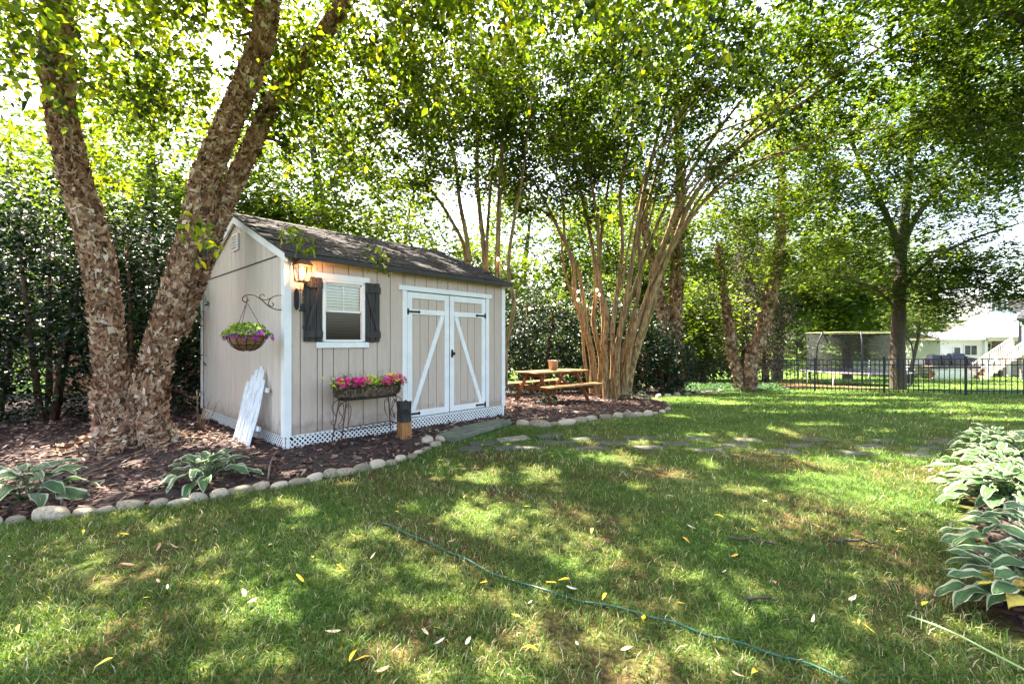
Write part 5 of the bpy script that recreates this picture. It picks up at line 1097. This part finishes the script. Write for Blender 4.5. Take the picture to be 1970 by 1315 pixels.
stB = [
 fan(12.3, (1140, 756), [(1134, 690), (1126, 640), (1110, 570), (1095, 500), (1068, 430), (1040, 370), (1000, 320), (950, 260)], .085, .015, 11.4),
 fan(12.3, (1146, 757), [(1142, 690), (1134, 630), (1124, 590), (1108, 520), (1090, 460), (1085, 380), (1060, 290), (1040, 190)], .075, .015, 11.6),
 fan(12.4, (1152, 757), [(1152, 690), (1149, 620), (1146, 560), (1138, 490), (1128, 400), (1112, 310), (1100, 210), (1080, 100)], .08, .015, 11.8),
 fan(12.5, (1158, 756), [(1160, 690), (1160, 620), (1156, 540), (1160, 450), (1172, 350), (1180, 250), (1190, 150)], .07, .015, 12),
 fan(12.5, (1136, 754), [(1128, 690), (1115, 620), (1085, 520), (1075, 440), (1030, 390), (985, 340)], .05, .012, 12)]
LB = [(1.2, 11.8, 6.0, 1.8, 1.6, 1.8, 8), (-.2, 11.4, 6.8, 1.9, 1.8, 2.0, 7), (2.2, 12.4, 7.6, 2.0, 1.8, 1.9, 7), (1.0, 10.6, 8.4, 2.2, 2.0, 1.4, 5), (2.6, 12.6, 5.4, 1.3, 1.2, 1.0, 3)]
make_tree('crape_myrtle', 'slimmer crape myrtle with stems leaning left behind the end of the picnic table', 'tree', (2.25, 12.35, gh(12.35)), stB, LB, 900, 38, .112, M['myrtle'], M['leaf_m'], 'crape myrtles', bend=.045, rad=.27, sub=4, mean=.42, rmax=.025, stem_name='stem', wob=.04, up=.45, minz=3.8)
stC = [
 st(9.6, 9.0, [(972, 740), (976, 660), (988, 590), (984, 520), (985, 440), (1000, 350), (1020, 240), (1030, 130)], .055, .015),
 st(9.6, 9.2, [(955, 740), (958, 620), (960, 520), (964, 400), (970, 260), (968, 120), (975, 0)], .075, .02),
 st(9.9, 9.4, [(935, 740), (930, 600), (925, 480), (923, 350), (915, 220), (905, 100), (890, -30)], .07, .02),
 st(10, 9.6, [(915, 740), (910, 600), (903, 480), (885, 390), (868, 300), (850, 190), (835, 60)], .065, .018),
 st(10.2, 9.8, [(905, 740), (898, 600), (890, 490), (865, 420), (825, 360), (770, 290), (720, 240)], .06, .015),
 st(10, 9.4, [(925, 740), (935, 600), (940, 480), (948, 350), (955, 220), (945, 90)], .05, .015)]
LC = [(-1.2, 9.6, 5.8, 1.7, 1.5, 1.6, 7), (-2.8, 9.8, 6.2, 1.7, 1.8, 1.7, 7), (-.3, 9.2, 7.2, 1.8, 1.8, 1.6, 7), (-2.2, 8.8, 7.6, 2.2, 1.9, 1.4, 6), (-3.9, 10.4, 4.8, 1.1, 1.0, .9, 2), (.6, 9.4, 5.4, 1.2, 1.2, 1.2, 3)]
make_tree('crape_myrtle', 'tall crape myrtle with thin straight stems rising behind the shed roof', 'tree', (-.5, 9.8, gh(9.8)), stC, LC, 950, 38, .108, M['myrtle'], M['leaf_m'], 'crape myrtles', bend=.045, rad=.25, sub=4, mean=.45, rmax=.022, stem_name='stem', wob=.04, up=.45, minz=3.3)

# birches right of the myrtles
def tr_simple(name, label, base_px, Y, stems, lobes, ncl, nl, ls, bark, lm, group, flake=None, **k):
    p = P(base_px, 700, Y); return make_tree(name, label, 'tree', (p.x, Y, gh(Y)), stems, lobes, ncl, nl, ls, bark, lm, group, flake=flake, **k)
tr_simple('birch_tree', 'pair of rough shaggy birch trunks standing right behind the myrtle', 1290, 15.5, [st(15.5, 15.5, [(1288, 755), (1284, 680), (1272, 590), (1262, 520), (1245, 460), (1235, 380)], .22, .07), st(15.6, 15.4, [(1300, 755), (1298, 650), (1302, 560), (1304, 450), (1310, 350), (1305, 240), (1300, 120)], .24, .06)],
 [(5.4, 15.8, 6.6, 2.2, 2, 2.4), (4.4, 15.5, 9, 2.2, 2, 2.2), (6.6, 16, 4.0, 1.5, 1.5, 1.4)], 500, 40, .14, M['bark_b'], M['leaf_f'], 'birches along the fence', flake=(300, .09, .02), rad=.35, sides=12, minz=2.2, mean=.5)
tr_simple('birch_tree', 'leaning pale barked birch with two trunks before the black fence', 1435, 15.8, [st(15.8, 15.6, [(1440, 750), (1448, 690), (1470, 620), (1490, 540), (1502, 450), (1505, 360), (1500, 250)], .24, .06), st(15.9, 16.2, [(1430, 752), (1412, 690), (1402, 620), (1390, 540), (1382, 470)], .19, .06)],
 [(8.4, 15.4, 5.2, 1.8, 1.5, 2.0), (9.4, 15.8, 7.8, 2.4, 2, 2.4), (7.4, 15.8, 3.6, 1.4, 1.2, 1.2), (10.0, 15.0, 4.0, 1.3, 1.2, 1.0)], 560, 42, .14, M['bark_b'], M['leaf_f'], 'birches along the fence', flake=(300, .09, .02), rad=.35, sides=12, minz=2.0, mean=.6)
# maple behind the fence
mst = [st(17.8, 17.8, [(1728, 752), (1727, 680), (1730, 580), (1735, 470), (1745, 380), (1755, 250), (1760, 120)], .29, .07), st(17.8, 17.2, [(1733, 490), (1750, 440), (1790, 380), (1850, 300), (1920, 200)], .14, .05), st(17.8, 17.4, [(1732, 500), (1720, 450), (1690, 380), (1650, 300), (1610, 200)], .14, .05), st(17.8, 16.5, [(1730, 560), (1790, 500), (1870, 460), (1960, 430)], .08, .03), st(17.8, 16.8, [(1728, 600), (1690, 560), (1640, 540), (1590, 530)], .06, .02)]
LM = [(17.0, 17, 3.3, 1.7, 1.4, 1.2, 5), (15.4, 17.6, 5.6, 3.4, 2.6, 2.6, 12), (12.2, 17.2, 5.4, 2.4, 2.2, 2.3, 8), (15.0, 17.8, 9.6, 4.2, 3.2, 3.0, 14), (18.6, 17.2, 6.6, 2.6, 2.6, 2.6, 9), (16.6, 16.4, 3.6, 2.4, 1.8, 1.1, 6), (11.6, 16.6, 8.6, 2.6, 2.4, 2.6, 7), (19, 17, 10, 2.6, 2.6, 2.4, 6)]
tr_simple('maple_tree', 'full leafed shade tree with a straight dark trunk behind the fence, right of the trampoline', 1728, 17.8, mst, LM, 1400, 42, .17, M['bark_d'], M['leaf_f'], None, rad=.36, minz=1.8, mean=.32, rmax=.05, flat=.35, up=.65)  # darker leaf tone: shade of the dense canopy is put into the colour
# near canopy whose trunk stands right of the view: it roofs the right of the picture and shades the lawn
make_tree('overhanging_tree', 'shaded leafy tree reaching in from beyond the right edge above the lawn', 'tree', (13.5, 8.6, gh(8.6)), [[(13.5, 8.6, gh(8.6), .26), (13.4, 8.6, 2.5, .2), (12.6, 8.6, 4.8, .15), (10.8, 8.5, 6.6, .09), (8.4, 8.2, 7.6, .05)], [(13.3, 8.6, 3.2, .13), (12.6, 9.8, 5.2, .09), (11.4, 11.0, 7, .05)], [(13.2, 8.5, 3.6, .12), (12, 7, 5.6, .08), (9.5, 5.6, 6.6, .04)]],
 [(11.4, 9.4, 7.0, 2.3, 2.2, 1.7, 9), (9.6, 7.4, 7.4, 2.2, 2.0, 1.3, 7), (12.2, 11.6, 7.2, 2.2, 2.0, 2.0, 7), (6.6, 5.6, 6.9, 2.2, 1.8, .9, 5), (3.6, 5.2, 7.0, 1.9, 1.8, .8, 5), (14, 12, 8.5, 2.6, 2.2, 2.2, 7), (8.4, 9.0, 8.6, 2.4, 2.2, 1.0, 7)], 1500, 40, .115, M['bark_d'], M['leaf_m'], rad=.26, minz=3.8, mean=.26, up=.5)  # darkest leaf tone: shade beneath the crown painted into the leaves

# evergreen shrubs: each crown down to the ground
def shrub(X, Y, rx, ry, h, n, ls, label, lm='leaf_h', grp='dark evergreen hedge shrubs', mean=.4, name='evergreen_shrub', nl=30, bot=.05):
    g0 = gh(Y); root = thing(name, (X, Y, g0), label, 'shrub', grp)
    mb = MB()
    for k in range(4):
        a = random.uniform(0, 6.28); mb.tube([(.08*math.cos(a), .08*math.sin(a), 0), (rx*.25*math.cos(a), ry*.25*math.sin(a), h*.4), (rx*.4*math.cos(a), ry*.4*math.sin(a), h*.8)], [.05, .035, .012], 6)
    mb.build('stems', M['twig'], root)
    d = rng.normal(size=(n, 3)); d /= np.linalg.norm(d, axis=1)[:, None]; r_ = (rng.random(n)**.35)*(1+.16*np.sin(d[:, 0]*5+X)*np.cos(d[:, 2]*6+Y))
    T = d*r_[:, None]*np.array([rx, ry, h*.52]); T[:, 2] += h*.5; prof = np.clip(T[:, 2]/h, 0, 1); T = T[T[:, 2] > bot]
    C = clusters(T, nl, .16+ls*.5, .7); C = C[C[:, 2] > .03]; tone = np.clip(np.repeat(rng.normal(mean, .15, len(T)), nl)[:len(C)]+rng.normal(0, .12, len(C)), 0, 1)
    lb = MB(); leaf_cloud(lb, C, ls, .35, tone, .5, False, .2); lb.build('crown', M[lm], root); return root
hedge = [(-9.8, 8.6, 1.6, 1.2, 5.2, 330, 'tall dark evergreen shrub at the far left edge of the hedge'), (-7.6, 7.4, 1.3, 1.0, 4.1, 330, 'dark glossy evergreen shrub at the left, before the gap with yellow light'), (-6.3, 7.6, 1.1, 1.0, 3.7, 300, 'dark evergreen shrub seen left of the birch trunks'),
 (-7.3, 9.4, 1.4, 1.1, 4.4, 240, 'evergreen shrub behind the left birch trunk'), (-5.8, 9.0, 1.1, 1.0, 3.9, 260, 'evergreen shrub seen between the two birch trunks'), (-5.3, 10.4, 1.2, 1.0, 4.2, 220, 'evergreen shrub between the birch and the gable wall'), (-8.4, 6.2, 1.1, .9, 2.6, 240, 'low dark shrub at the left edge of the bed')]
for q in hedge: shrub(*q[:6], .095, q[6])
hb2 = [(.9, 14.6, 1.25, 1.0, 3.6, 260, 'dark shrub right of the shed corner behind the picnic table'), (2.5, 14.9, 1.2, 1.0, 3.9, 260, 'dark shrub behind the bucket on the picnic table'), (3.9, 15.2, 1.1, .9, 3.2, 220, 'dark shrub seen between the two myrtle clumps'), (-.8, 13.9, 1.2, 1.0, 3.4, 200, 'dark shrub directly behind the right end of the shed'), (4.9, 14.6, .9, .8, 2.2, 170, 'low rounded shrub right of the myrtle trunks')]
for q in hb2: shrub(*q[:6], .11, q[6], mean=.5)
shrub(3.4, 17.6, 1.5, 1.2, 4.4, 260, .11, 'sunlit green shrub rising above the dark hedge behind the myrtles', 'leaf_f', 'green shrubs behind the hedge', .55)
shrub(1.2, 17.4, 1.6, 1.2, 4.0, 260, .11, 'sunlit green shrub behind the string lights', 'leaf_f', 'green shrubs behind the hedge', .6)
# ground cover along the fence
mb = MB(); n = 5200; X = rng.uniform(5.9, 9.6, n); Y = 16.4+rng.normal(0, .45, n)+(X-7)*-.05; Z = gz(Y)+.05+.22*rng.random(n)*np.exp(-((Y-16.4)/.6)**2); leaf_cloud(mb, np.stack([X, Y, Z], 1), .10, .4, None, .4)
tag(mb.build('ground_cover', M['cover_g']), 'low blue green ground cover before the fence', None, None, 'stuff')

# conifers with brown inner sprays behind the trampoline
def conifer(X, Y, r_, h, n, label, brown=.5):
    g0 = gh(Y); root = thing('conifer_tree', (X, Y, g0), label, 'tree', 'conifers behind the trampoline')
    tb = MB(); tb.tube([(0, 0, 0), (.05, 0, h*.5), (0, 0, h)], [.2, .13, .03], 9, wob=.05); tb.build('trunk', M['bark_d'], root)
    z_ = .12*h+h*.86*rng.random(n)**1.2; a = rng.random(n)*6.283; q = r_*(1-(z_/h))**.7*(.25+.75*rng.random(n)**.5)*(1+.15*np.sin(a*5+z_)); T = np.stack([q*np.cos(a), q*np.sin(a), z_-.25*q], 1)
    bbm = MB()
    for k in range(0, n, 6): bbm.tube([(0, 0, z_[k]), tuple(T[k]*[.5, .5, 1]+[0, 0, .1]), tuple(T[k])], [.03, .018, .006], 3, cap=False)
    bbm.build('branches', M['bark_d'], root)
    C = clusters(T, 26, .20, .6); tone = np.clip(np.repeat(np.where(q/(r_*(1-z_/h)**.7+.01) < .75, rng.normal(.62, .12, n), rng.normal(.2, .14, n)), 26)*brown*1.6+rng.normal(0, .08, len(C)), 0, 1)
    lb = MB(); leaf_cloud(lb, C, .13, .3, tone, .28, False, .6); lb.build('crown', M['needle'], root)
conifer(10.6, 20.6, 2.3, 8.0, 560, 'brown bellied conifer left of the trampoline'); conifer(14.0, 25.0, 3.0, 8, 520, 'conifer directly behind the trampoline'); conifer(7.4, 21.8, 2.1, 8, 420, 'conifer between the two birches'); conifer(9.0, 25, 2.4, 9.5, 380, 'farther conifer behind the leaning birch')

# background trees
def bgtree(X, Y, h, r_, label, n=420, ls=.20, lm='leaf_f', mean=.5, low=.18, grp='trees beyond the yard', nl=27):
    g0 = gh(Y); root_st = [[(X, Y, g0, .028*h), (X+random.uniform(-.3, .3), Y, g0+h*.4, .02*h), (X+random.uniform(-.5, .5), Y, g0+h*.85, .004*h)]]
    lobes = [(X, Y, g0+h*.66, r_, r_*.8, h*.30, 10), (X-r_*.55, Y-.5, g0+h*(low+.22), r_*.6, r_*.6, h*.18, 4), (X+r_*.5, Y, g0+h*(low+.27), r_*.65, r_*.6, h*.2, 4), (X, Y-.6, g0+h*(low+.12), r_*.7, r_*.5, h*.13, 3)]
    make_tree('background_tree', label, 'tree', (X, Y, g0), root_st, lobes, n, nl, ls*1.45, M['bark_d'], M[lm], grp, rad=.5, sides=7, mean=mean, rmax=.05, minz=.6, sub=3, up=.5, thr=-.6, cf=.5)
for q in [(-17, 15, 10, 3.4, 'broad tree at the far left behind the hedge', 420, .16), (-9.6, 12.2, 9.2, 2.4, 'tall airy tree filling the sky gap above the left hedge', 420, .11), (-12.2, 15, 7.6, 2.6, 'bright green tree behind the hedge, left of the birch', 360, .14), (-8.6, 14, 8.6, 2.4, 'leafy tree seen between the birch trunks', 420, .13), (-5.8, 13.6, 6.4, 2.0, 'bushy tree behind the gable end of the shed', 420, .12),
          (-5.6, 12.8, 9.8, 2.3, 'bright leafy tree standing between the birch and the shed ridge', 460, .12), (-4.8, 20, 9.5, 2.8, 'tall tree rising over the shed ridge', 380, .16), (-1.4, 19, 6.6, 2.2, 'low tree over the right end of the shed roof', 300, .14), (.6, 23, 10.5, 3.0, 'distant tree in the gap beside the shed corner', 300, .18),
          (4.6, 22, 9, 2.6, 'pale green tree behind the main myrtle', 420, .16), (6.8, 28, 13, 4, 'tall tree beyond the shaggy birches', 420, .22), (12, 30, 13, 4.4, 'high tree behind the conifers', 460, .22), (17.6, 30, 13, 4.2, 'tree rising behind the trampoline net', 460, .22), (23, 31, 12, 3.8, 'bright tree right of the dark straight trunk', 420, .22),
          (28.5, 36.5, 9.5, 3.0, 'tree left of the neighbouring house', 380, .24), (-22, 24, 14, 5, 'large tree in the far left distance', 300, .28), (-12, 26, 11, 4, 'distant tree left of the shed ridge', 300, .24), (36, 56, 15, 6, 'far tree behind the neighbouring house roof', 260, .4), (52, 60, 17, 7, 'far tree right of the neighbouring house', 240, .4), (8.2, 19.6, 5, 1.6, 'small bright tree behind the pair of birches', 260, .12)]:
    bgtree(*q)
tr_simple('young_tree', 'slim tree with thin trunk before the white board fence', 1752, 24, [st(24, 24, [(1748, 735), (1755, 700), (1768, 640), (1775, 560)], .12, .04)], [(21.8, 24, 2.8, 1.6, 1.2, 1.2)], 170, 30, .14, M['bark_d'], M['leaf_f'], None, rad=.35, minz=1.0)
tag(terrain('pine_straw_bed', 4.5, 15.0, 18.2, 24, 20, 20, M['red_mulch'], .012), 'reddish pine straw under the trees beyond the fence')

# woods far behind: one mass
n = 20000; a_ = rng.uniform(-1.5, .95, n); Y = 42+rng.random(n)*10; X = Y*a_; top = 8.5+2.2*np.sin(X*.35)+1.2*np.sin(X*.9+1); Z = gz(Y)+top*rng.random(n)**.8
n2 = 9000; Y2 = 27+rng.random(n2)*4; X2 = Y2*rng.uniform(-1.35, .50, n2); Z2 = gz(Y2)+(2.6+.5*np.sin(X2*.8))*rng.random(n2)
mb = MB(); leaf_cloud(mb, np.stack([X, Y, Z], 1), .75, .35, np.clip(.42+.2*np.sin(X*.7+Z*.9)+rng.normal(0, .15, n), 0, 1), .6); leaf_cloud(mb, np.stack([X2, Y2, Z2], 1), .42, .35, np.clip(.3+rng.normal(0, .15, n2), 0, 1), .6)
tag(mb.build('distant_woods', M['leaf_f']), 'mass of green woodland closing the view behind the yard', None, None, 'stuff')

# ---------------- black metal fence ----------------
fp = [(-.6, 22.4), (5.1, 19.05), (7.05, 17.95), (8.96, 16.85), (10.68, 15.95), (12.36, 15.02), (14.10, 14.05), (15.9, 13.1), (17.7, 12.1), (19.5, 11.1)]
fp = [(1.3, 21.2), (3.2, 20.1)]+fp[1:]
for i, (x_, y_) in enumerate(fp[:-1]):
    x2, y2 = fp[i+1]; g1, g2 = gh(y_), gh(y2)
    rt = thing('fence_panel', (x_, y_, g1), 'black metal fence panel, %s from the left, with pickets and double top rail' % ordn[i], 'fence', 'black metal fence panels'); v = Vector((x2-x_, y2-y_, g2-g1))
    pz = MB().box((0, 0, .59), (.055, .055, 1.18), bev=.004, rot=rotz(math.atan2(v.y, v.x))); pz.box((0, 0, 1.195), (.07, .07, .03), bev=.006, rot=rotz(math.atan2(v.y, v.x))); pz.build('post', M['fence'], rt)
    for h in (1.12, .94, .14): MB().bar((v.x*.015, v.y*.015, h+v.z*.015), (v.x*.985, v.y*.985, h+v.z*.985), .028, .03).build('rail', M['fence'], rt)
    npk = 16; pm = MB().box((0, 0, .59), (.017, .017, 1.06)).mesh('picket', M['fence'])
    for k in range(1, npk): f = k/npk; link('picket', pm, rt, (v.x*f, v.y*f, v.z*f-.02))

# ---------------- trampoline ----------------
tx, ty = 16.4, 21.8; tz = gh(ty)-.25; tr_ = thing('trampoline', (tx, ty, tz), 'round black trampoline with a safety net, on the grass behind the fence', 'trampoline'); rr = 2.15
ang = np.linspace(0, 2*math.pi, 41)
MB().tube([(rr*math.cos(a), rr*math.sin(a), .9) for a in ang], .03, 8, cap=False).build('frame_ring', M['zinc'], tr_)
mb = MB(); mb.lathe([(rr-.32, .93), (rr-.02, .94), (rr+.05, .90)], (0, 0, 0), 40); mb.build('edge_pad', mat('navy_pad', (.02, .03, .05), (.03, .045, .07), 6, .6), tr_)
mb = MB(); mb.lathe([(.0, .905), (rr-.33, .92)], (0, 0, 0), 40); mb.build('mat', M['fence'], tr_)
V = []; nn = 40
for z_ in (.92, 1.6, 2.2, 2.72):
    for a in ang[:-1]: V.append(((rr-.28)*math.cos(a), (rr-.28)*math.sin(a), z_-.03*abs(math.sin(a*4))*(z_ > 2.5)))
MB().add(V, [[k*nn+i, k*nn+(i+1) % nn, (k+1)*nn+(i+1) % nn, (k+1)*nn+i] for k in range(3) for i in range(nn)], 0, True).build('safety_net', M['net'], tr_)
MB().tube([((rr-.28)*math.cos(a), (rr-.28)*math.sin(a), 2.74) for a in ang], .028, 6, cap=False).build('top_hoop', mat('yellow_green_hoop', (.16, .18, .07), (.22, .24, .10), 5), tr_)
for k in range(8):
    a = k*math.pi/4+.3; c, s_ = math.cos(a), math.sin(a)
    MB().tube(smooth_path([((rr+.06)*c, (rr+.06)*s_, .35), ((rr+.12)*c, (rr+.12)*s_, 1.4), ((rr+.05)*c, (rr+.05)*s_, 2.2), ((rr-.25)*c, (rr-.25)*s_, 2.76)], 4), .032, 7).build('pole', M['fence'], tr_)
for k in range(4):
    a = k*math.pi/2+.3; p1 = Vector((rr*math.cos(a-.3), rr*math.sin(a-.3), .9)); p2 = Vector((rr*math.cos(a+.3), rr*math.sin(a+.3), .9))
    MB().tube([p1, (p1.x*1.02, p1.y*1.02, .05), (p2.x*1.02, p2.y*1.02, .05), p2], .025, 6).build('leg', M['zinc'], tr_)

# ---------------- neighbouring house ----------------
hg = gh(34); hs = thing('neighbour_house', (36, 34, hg), 'white neighbouring house with pale roofs and grey stone siding at the right edge', 'house'); ho = np.array([36, 34, hg])
def hbox(name, x0, x1, y0, y1, z0, z1, m, parent=None, bev=0): 
    return MB().box(((x0+x1)/2-ho[0], (y0+y1)/2-ho[1], (z0+z1)/2-ho[2]), (x1-x0, y1-y0, z1-z0), bev=bev).build(name, m, parent or hs)
def poly(name, pts, faces, m, parent=None): return MB().add(np.array(pts)-ho, faces).build(name, m, parent or hs)
w1 = hbox('wing_wall', 32.4, 35.6, 34.2, 38, hg, 1.55, M['white'])
poly('wing_roof', [(32.1, 33.9, 1.60), (35.7, 33.9, 1.60), (35.7, 36, 2.15), (32.1, 36, 2.15), (32.1, 38.2, 1.6), (35.7, 38.2, 1.6), (32.1, 33.9, 1.50), (35.7, 33.9, 1.50)], [[0, 1, 2, 3], [3, 2, 5, 4], [6, 7, 1, 0]], M['roof_w'])
def window(x0, x1, y, z0, z1, parent, n=2, name='window'):
    f = hbox(name, x0-.06, x1+.06, y-.03, y+.04, z0-.06, z1+.06, M['white'], parent); w_ = (x1-x0)/n
    for k in range(n): hbox('pane', x0+k*w_+.03, x0+(k+1)*w_-.03, y-.045, y-.033, z0+.02, z1-.02, M['winglass'], f)
    return f
window(33.35, 33.85, 34.16, .35, .98, w1, 1); window(34.15, 35.1, 34.16, .38, 1.12, w1, 2)
main = hbox('main_wall', 37.4, 46, 34.3, 44, hg, 1.6, M['stone_wall']); hbox('entry_wall', 35.8, 37.38, 35.2, 43, hg, 1.6, M['stone_wall'])
hbox('fascia_board', 35.5, 46.2, 33.9, 34.1, 1.45, 1.75, M['white']); hbox('porch_column', 37.25, 37.55, 34.0, 34.28, hg, 1.45, M['white']); hbox('porch_column', 35.55, 35.78, 34.0, 34.28, hg, 1.45, M['white'])
dr = hbox('door', 36.45, 37.25, 35.10, 35.17, -.45, 1.45, M['white'])
for k in range(2):
    for q in range(3): hbox('pane', 36.6+k*.28, 36.82+k*.28, 35.08, 35.096, .15+q*.38, .48+q*.38, M['winglass'], dr)
poly('main_roof', [(35.3, 33.7, 1.76), (46.4, 33.7, 1.76), (46.4, 39, 4.0), (40.9, 39, 4.0), (40.9, 44, 1.8)], [[0, 1, 2, 3], [0, 3, 4]], M['roof_w'])
up_ = hbox('upper_wall', 43.0, 50, 39.2, 46, 3.4, 5.5, M['stone_wall']); hbox('upper_wing', 41.3, 42.98, 39.2, 44, 3.4, 5.5, M['white'])
for k in range(3): window(41.5+k*.5, 41.8+k*.5, 39.15, 4.1, 5.0, up_, 1)
poly('upper_roof', [(40.9, 38.7, 5.5), (50.5, 38.7, 5.5), (50.5, 42.5, 7.2), (43.5, 42.5, 7.2), (40.9, 46, 5.5)], [[0, 1, 2, 3], [0, 3, 4]], M['roof_g']); hbox('upper_fascia', 40.9, 50.4, 38.8, 39.0, 5.32, 5.62, M['white'])
# screened porch in front, right edge
pc = thing('screened_porch', (35.6, 30.5, gh(30.5)), 'screened porch corner with dark hip roof cut by the right edge', 'porch'); po = np.array([35.6, 30.5, gh(30.5)])
def pbox(name, x0, x1, y0, y1, z0, z1, m): return MB().box(((x0+x1)/2-po[0], (y0+y1)/2-po[1], (z0+z1)/2-po[2]), (x1-x0, y1-y0, z1-z0)).build(name, m, pc)
pbox('corner_post', 34.3, 34.55, 30.4, 30.65, .75, 2.9, M['fence']); pbox('screen', 34.6, 39, 30.5, 30.55, .9, 2.75, M['winglass']); pbox('sill_wall', 34.3, 39, 30.4, 30.62, .55, .85, M['white']); pbox('under_wall', 34.8, 39, 30.9, 31, gh(30.9), .55, M['stone_wall'])
MB().add(np.array([(33.6, 30.1, 2.78), (40, 30.1, 2.78), (40, 33, 4.2), (37.6, 33, 4.2), (36.6, 33, 2.78), (33.6, 30.1, 2.95), (40, 30.1, 2.95), (36.6, 33, 2.95)])-po, [[5, 6, 2, 3], [5, 3, 7], [0, 1, 6, 5], [4, 0, 5, 7], [0, 1, 2, 4]]).build('roof', M['fascia'], pc)
MB().tube(smooth_path([(33.9-po[0], -.35, 2.7-po[2]), (34.0-po[0], -.3, 2.5-po[2]), (34.3-po[0], -.15, 2.3-po[2]), (34.3-po[0], -.15, .4-po[2])], 3), .05, 6).build('downpipe', M['white'], pc)
# staircase with white railing
sc_ = thing('deck_stairs', (33.5, 30.3, gh(30.3)), 'wooden stairs with white railings going up to the screened porch', 'stairs'); so = np.array([33.5, 30.3, gh(30.3)]); zt = .75; zb = gh(30.3); x0s, x1s = 31.9, 34.8
ns = 9
for k in range(ns):
    xk = x0s+(x1s-x0s)*k/ns; zk = zb+(zt-zb)*(k+1)/ns; MB().box((xk+.17-so[0], .55, zk-so[2]-.02), (.36, 1.1, .05)).build('tread', M['wood_deck'], sc_); MB().box((xk-so[0], .55, zk-so[2]-.12), (.03, 1.1, .16)).build('riser', M['wood_deck'], sc_)
for yy in (0.0, 1.12):
    r_ = MB().bar((x0s-so[0], yy, zb+.95-so[2]), (x1s-so[0], yy, zt+.95-so[2]), .09, .07); rl_ = r_.build('handrail', M['white'], sc_)
    MB().bar((x0s-so[0], yy, zb+.2-so[2]), (x1s-so[0], yy, zt+.2-so[2]), .06, .08).build('lower_rail', M['white'], sc_)
    for k in range(20):
        f = k/19; MB().box((x0s+(x1s-x0s)*f-so[0], yy, zb+(zt-zb)*f+.55-so[2]), (.04 if k % 19 else .13, .04 if k % 19 else .13, .75 if k % 19 else 1.15)).build('baluster', M['white'], sc_)
# deck with lattice, covered grills
dk = thing('low_deck', (30.6, 31.2, gh(31)), 'low deck with white lattice skirt holding the covered grills', 'deck'); do = np.array([30.6, 31.2, gh(31)])
for k in range(11): MB().box((.0, .1+k*.2, -.30-do[2]), (3.5, .19, .04)).build('deck_board', M['wood_deck'], dk)
MB().box((0, .0, -.38-do[2]), (3.5, .04, .16)).build('rim_joist', M['fence'], dk)
mb = MB(); HH = .62; k = -8
while k*.14 < 3.5:
    x_ = k*.14-1.75
    for d in (1, -1):
        xa, xb = (x_, x_+HH) if d == 1 else (x_+HH, x_)
        if min(xa, xb) > -1.75 and max(xa, xb) < 1.75: mb.bar((xa, .01*d-.0, .02), (xb, .01*d, HH), .045, .012, up=(0, 1, 0))
    k += 1
mb.build('lattice', M['white'], dk)['kind'] = 'stuff'
MB().box((0, .12, .32), (3.4, .02, .62)).build('backing', M['pine'] if 'pine' in M else M['red_mulch'], dk)
def grill(x_, w_, h_, label):
    t = thing('covered_grill', (x_, 31.7, -.28), label, 'grill', 'covered grills on the deck'); a, b_ = w_/2, .3
    V = [(-a, -b_, 0), (a, -b_, 0), (a, b_, 0), (-a, b_, 0), (-a*1.05, -b_, h_*.6), (a*1.05, -b_, h_*.6), (a*1.05, b_, h_*.6), (-a*1.05, b_, h_*.6), (-a*.8, -b_*.6, h_), (a*.8, -b_*.6, h_), (a*.8, b_*.6, h_), (-a*.8, b_*.6, h_)]
    Fq = [[i, (i+1) % 4, 4+(i+1) % 4, 4+i] for i in range(4)]+[[4+i, 4+(i+1) % 4, 8+(i+1) % 4, 8+i] for i in range(4)]+[[8, 9, 10, 11], [3, 2, 1, 0]]
    MB().add(V, Fq).build('cover', M['fence'], t); MB().tube([(-a*.5, 0, h_), (0, 0, h_+.08), (a*.5, 0, h_)], .02, 5).build('handle', M['fence'], t)
grill(29.5, .55, .75, 'small black covered smoker at the left end of the deck'); grill(30.2, .5, .72, 'narrow black covered grill second from the left on the deck'); grill(31.1, 1.0, .85, 'wide black covered grill in the middle of the deck'); grill(32.0, .6, .55, 'low dark grill by the stair foot')
# white board fence
bf = thing('board_fence', (27, 33, gh(33)), 'white horizontal board fence left of the neighbouring deck', 'fence'); zf = 0
for k in range(5): MB().box((1.0, 0, .25+k*.21), (7.6, .03, .14)).build('board', M['white'], bf)
for k in range(5): MB().box((-2.7+k*1.85, .05, .6), (.12, .12, 1.25)).build('post', M['white'], bf)
bk_ = thing('playhouse', (24.6, 27.0, gh(27)), 'pale slatted utility screen behind the right side of the fence', 'screen')
bpy.data.objects.remove(bk_)
# wooden privacy fence glimpsed behind the hedge
for nm_, pts, lb in (('privacy_fence', [(-12.5, 12.2), (-3.4, 12.2)], 'brown wooden privacy fence glimpsed through the left hedge'), ('privacy_fence', [(3.0, 18.8), (7.4, 18.8)], 'reddish wooden fence glimpsed behind the myrtle trunks')):
    (xa, ya), (xb, yb) = pts; t = thing(nm_, (xa, ya, gh(ya)), lb, 'fence'); n = int((xb-xa)/.15); pm = MB().box((0, 0, .75), (.138, .02, 1.5)).mesh('board', M['wood_d'])
    for k in range(n): link('board', pm, t, (k*.15, 0, random.uniform(-.01, .01)))
    for h in (.35, 1.2): MB().box((n*.075, .03, h), (n*.15, .04, .09)).build('rail', M['wood_d'], t)
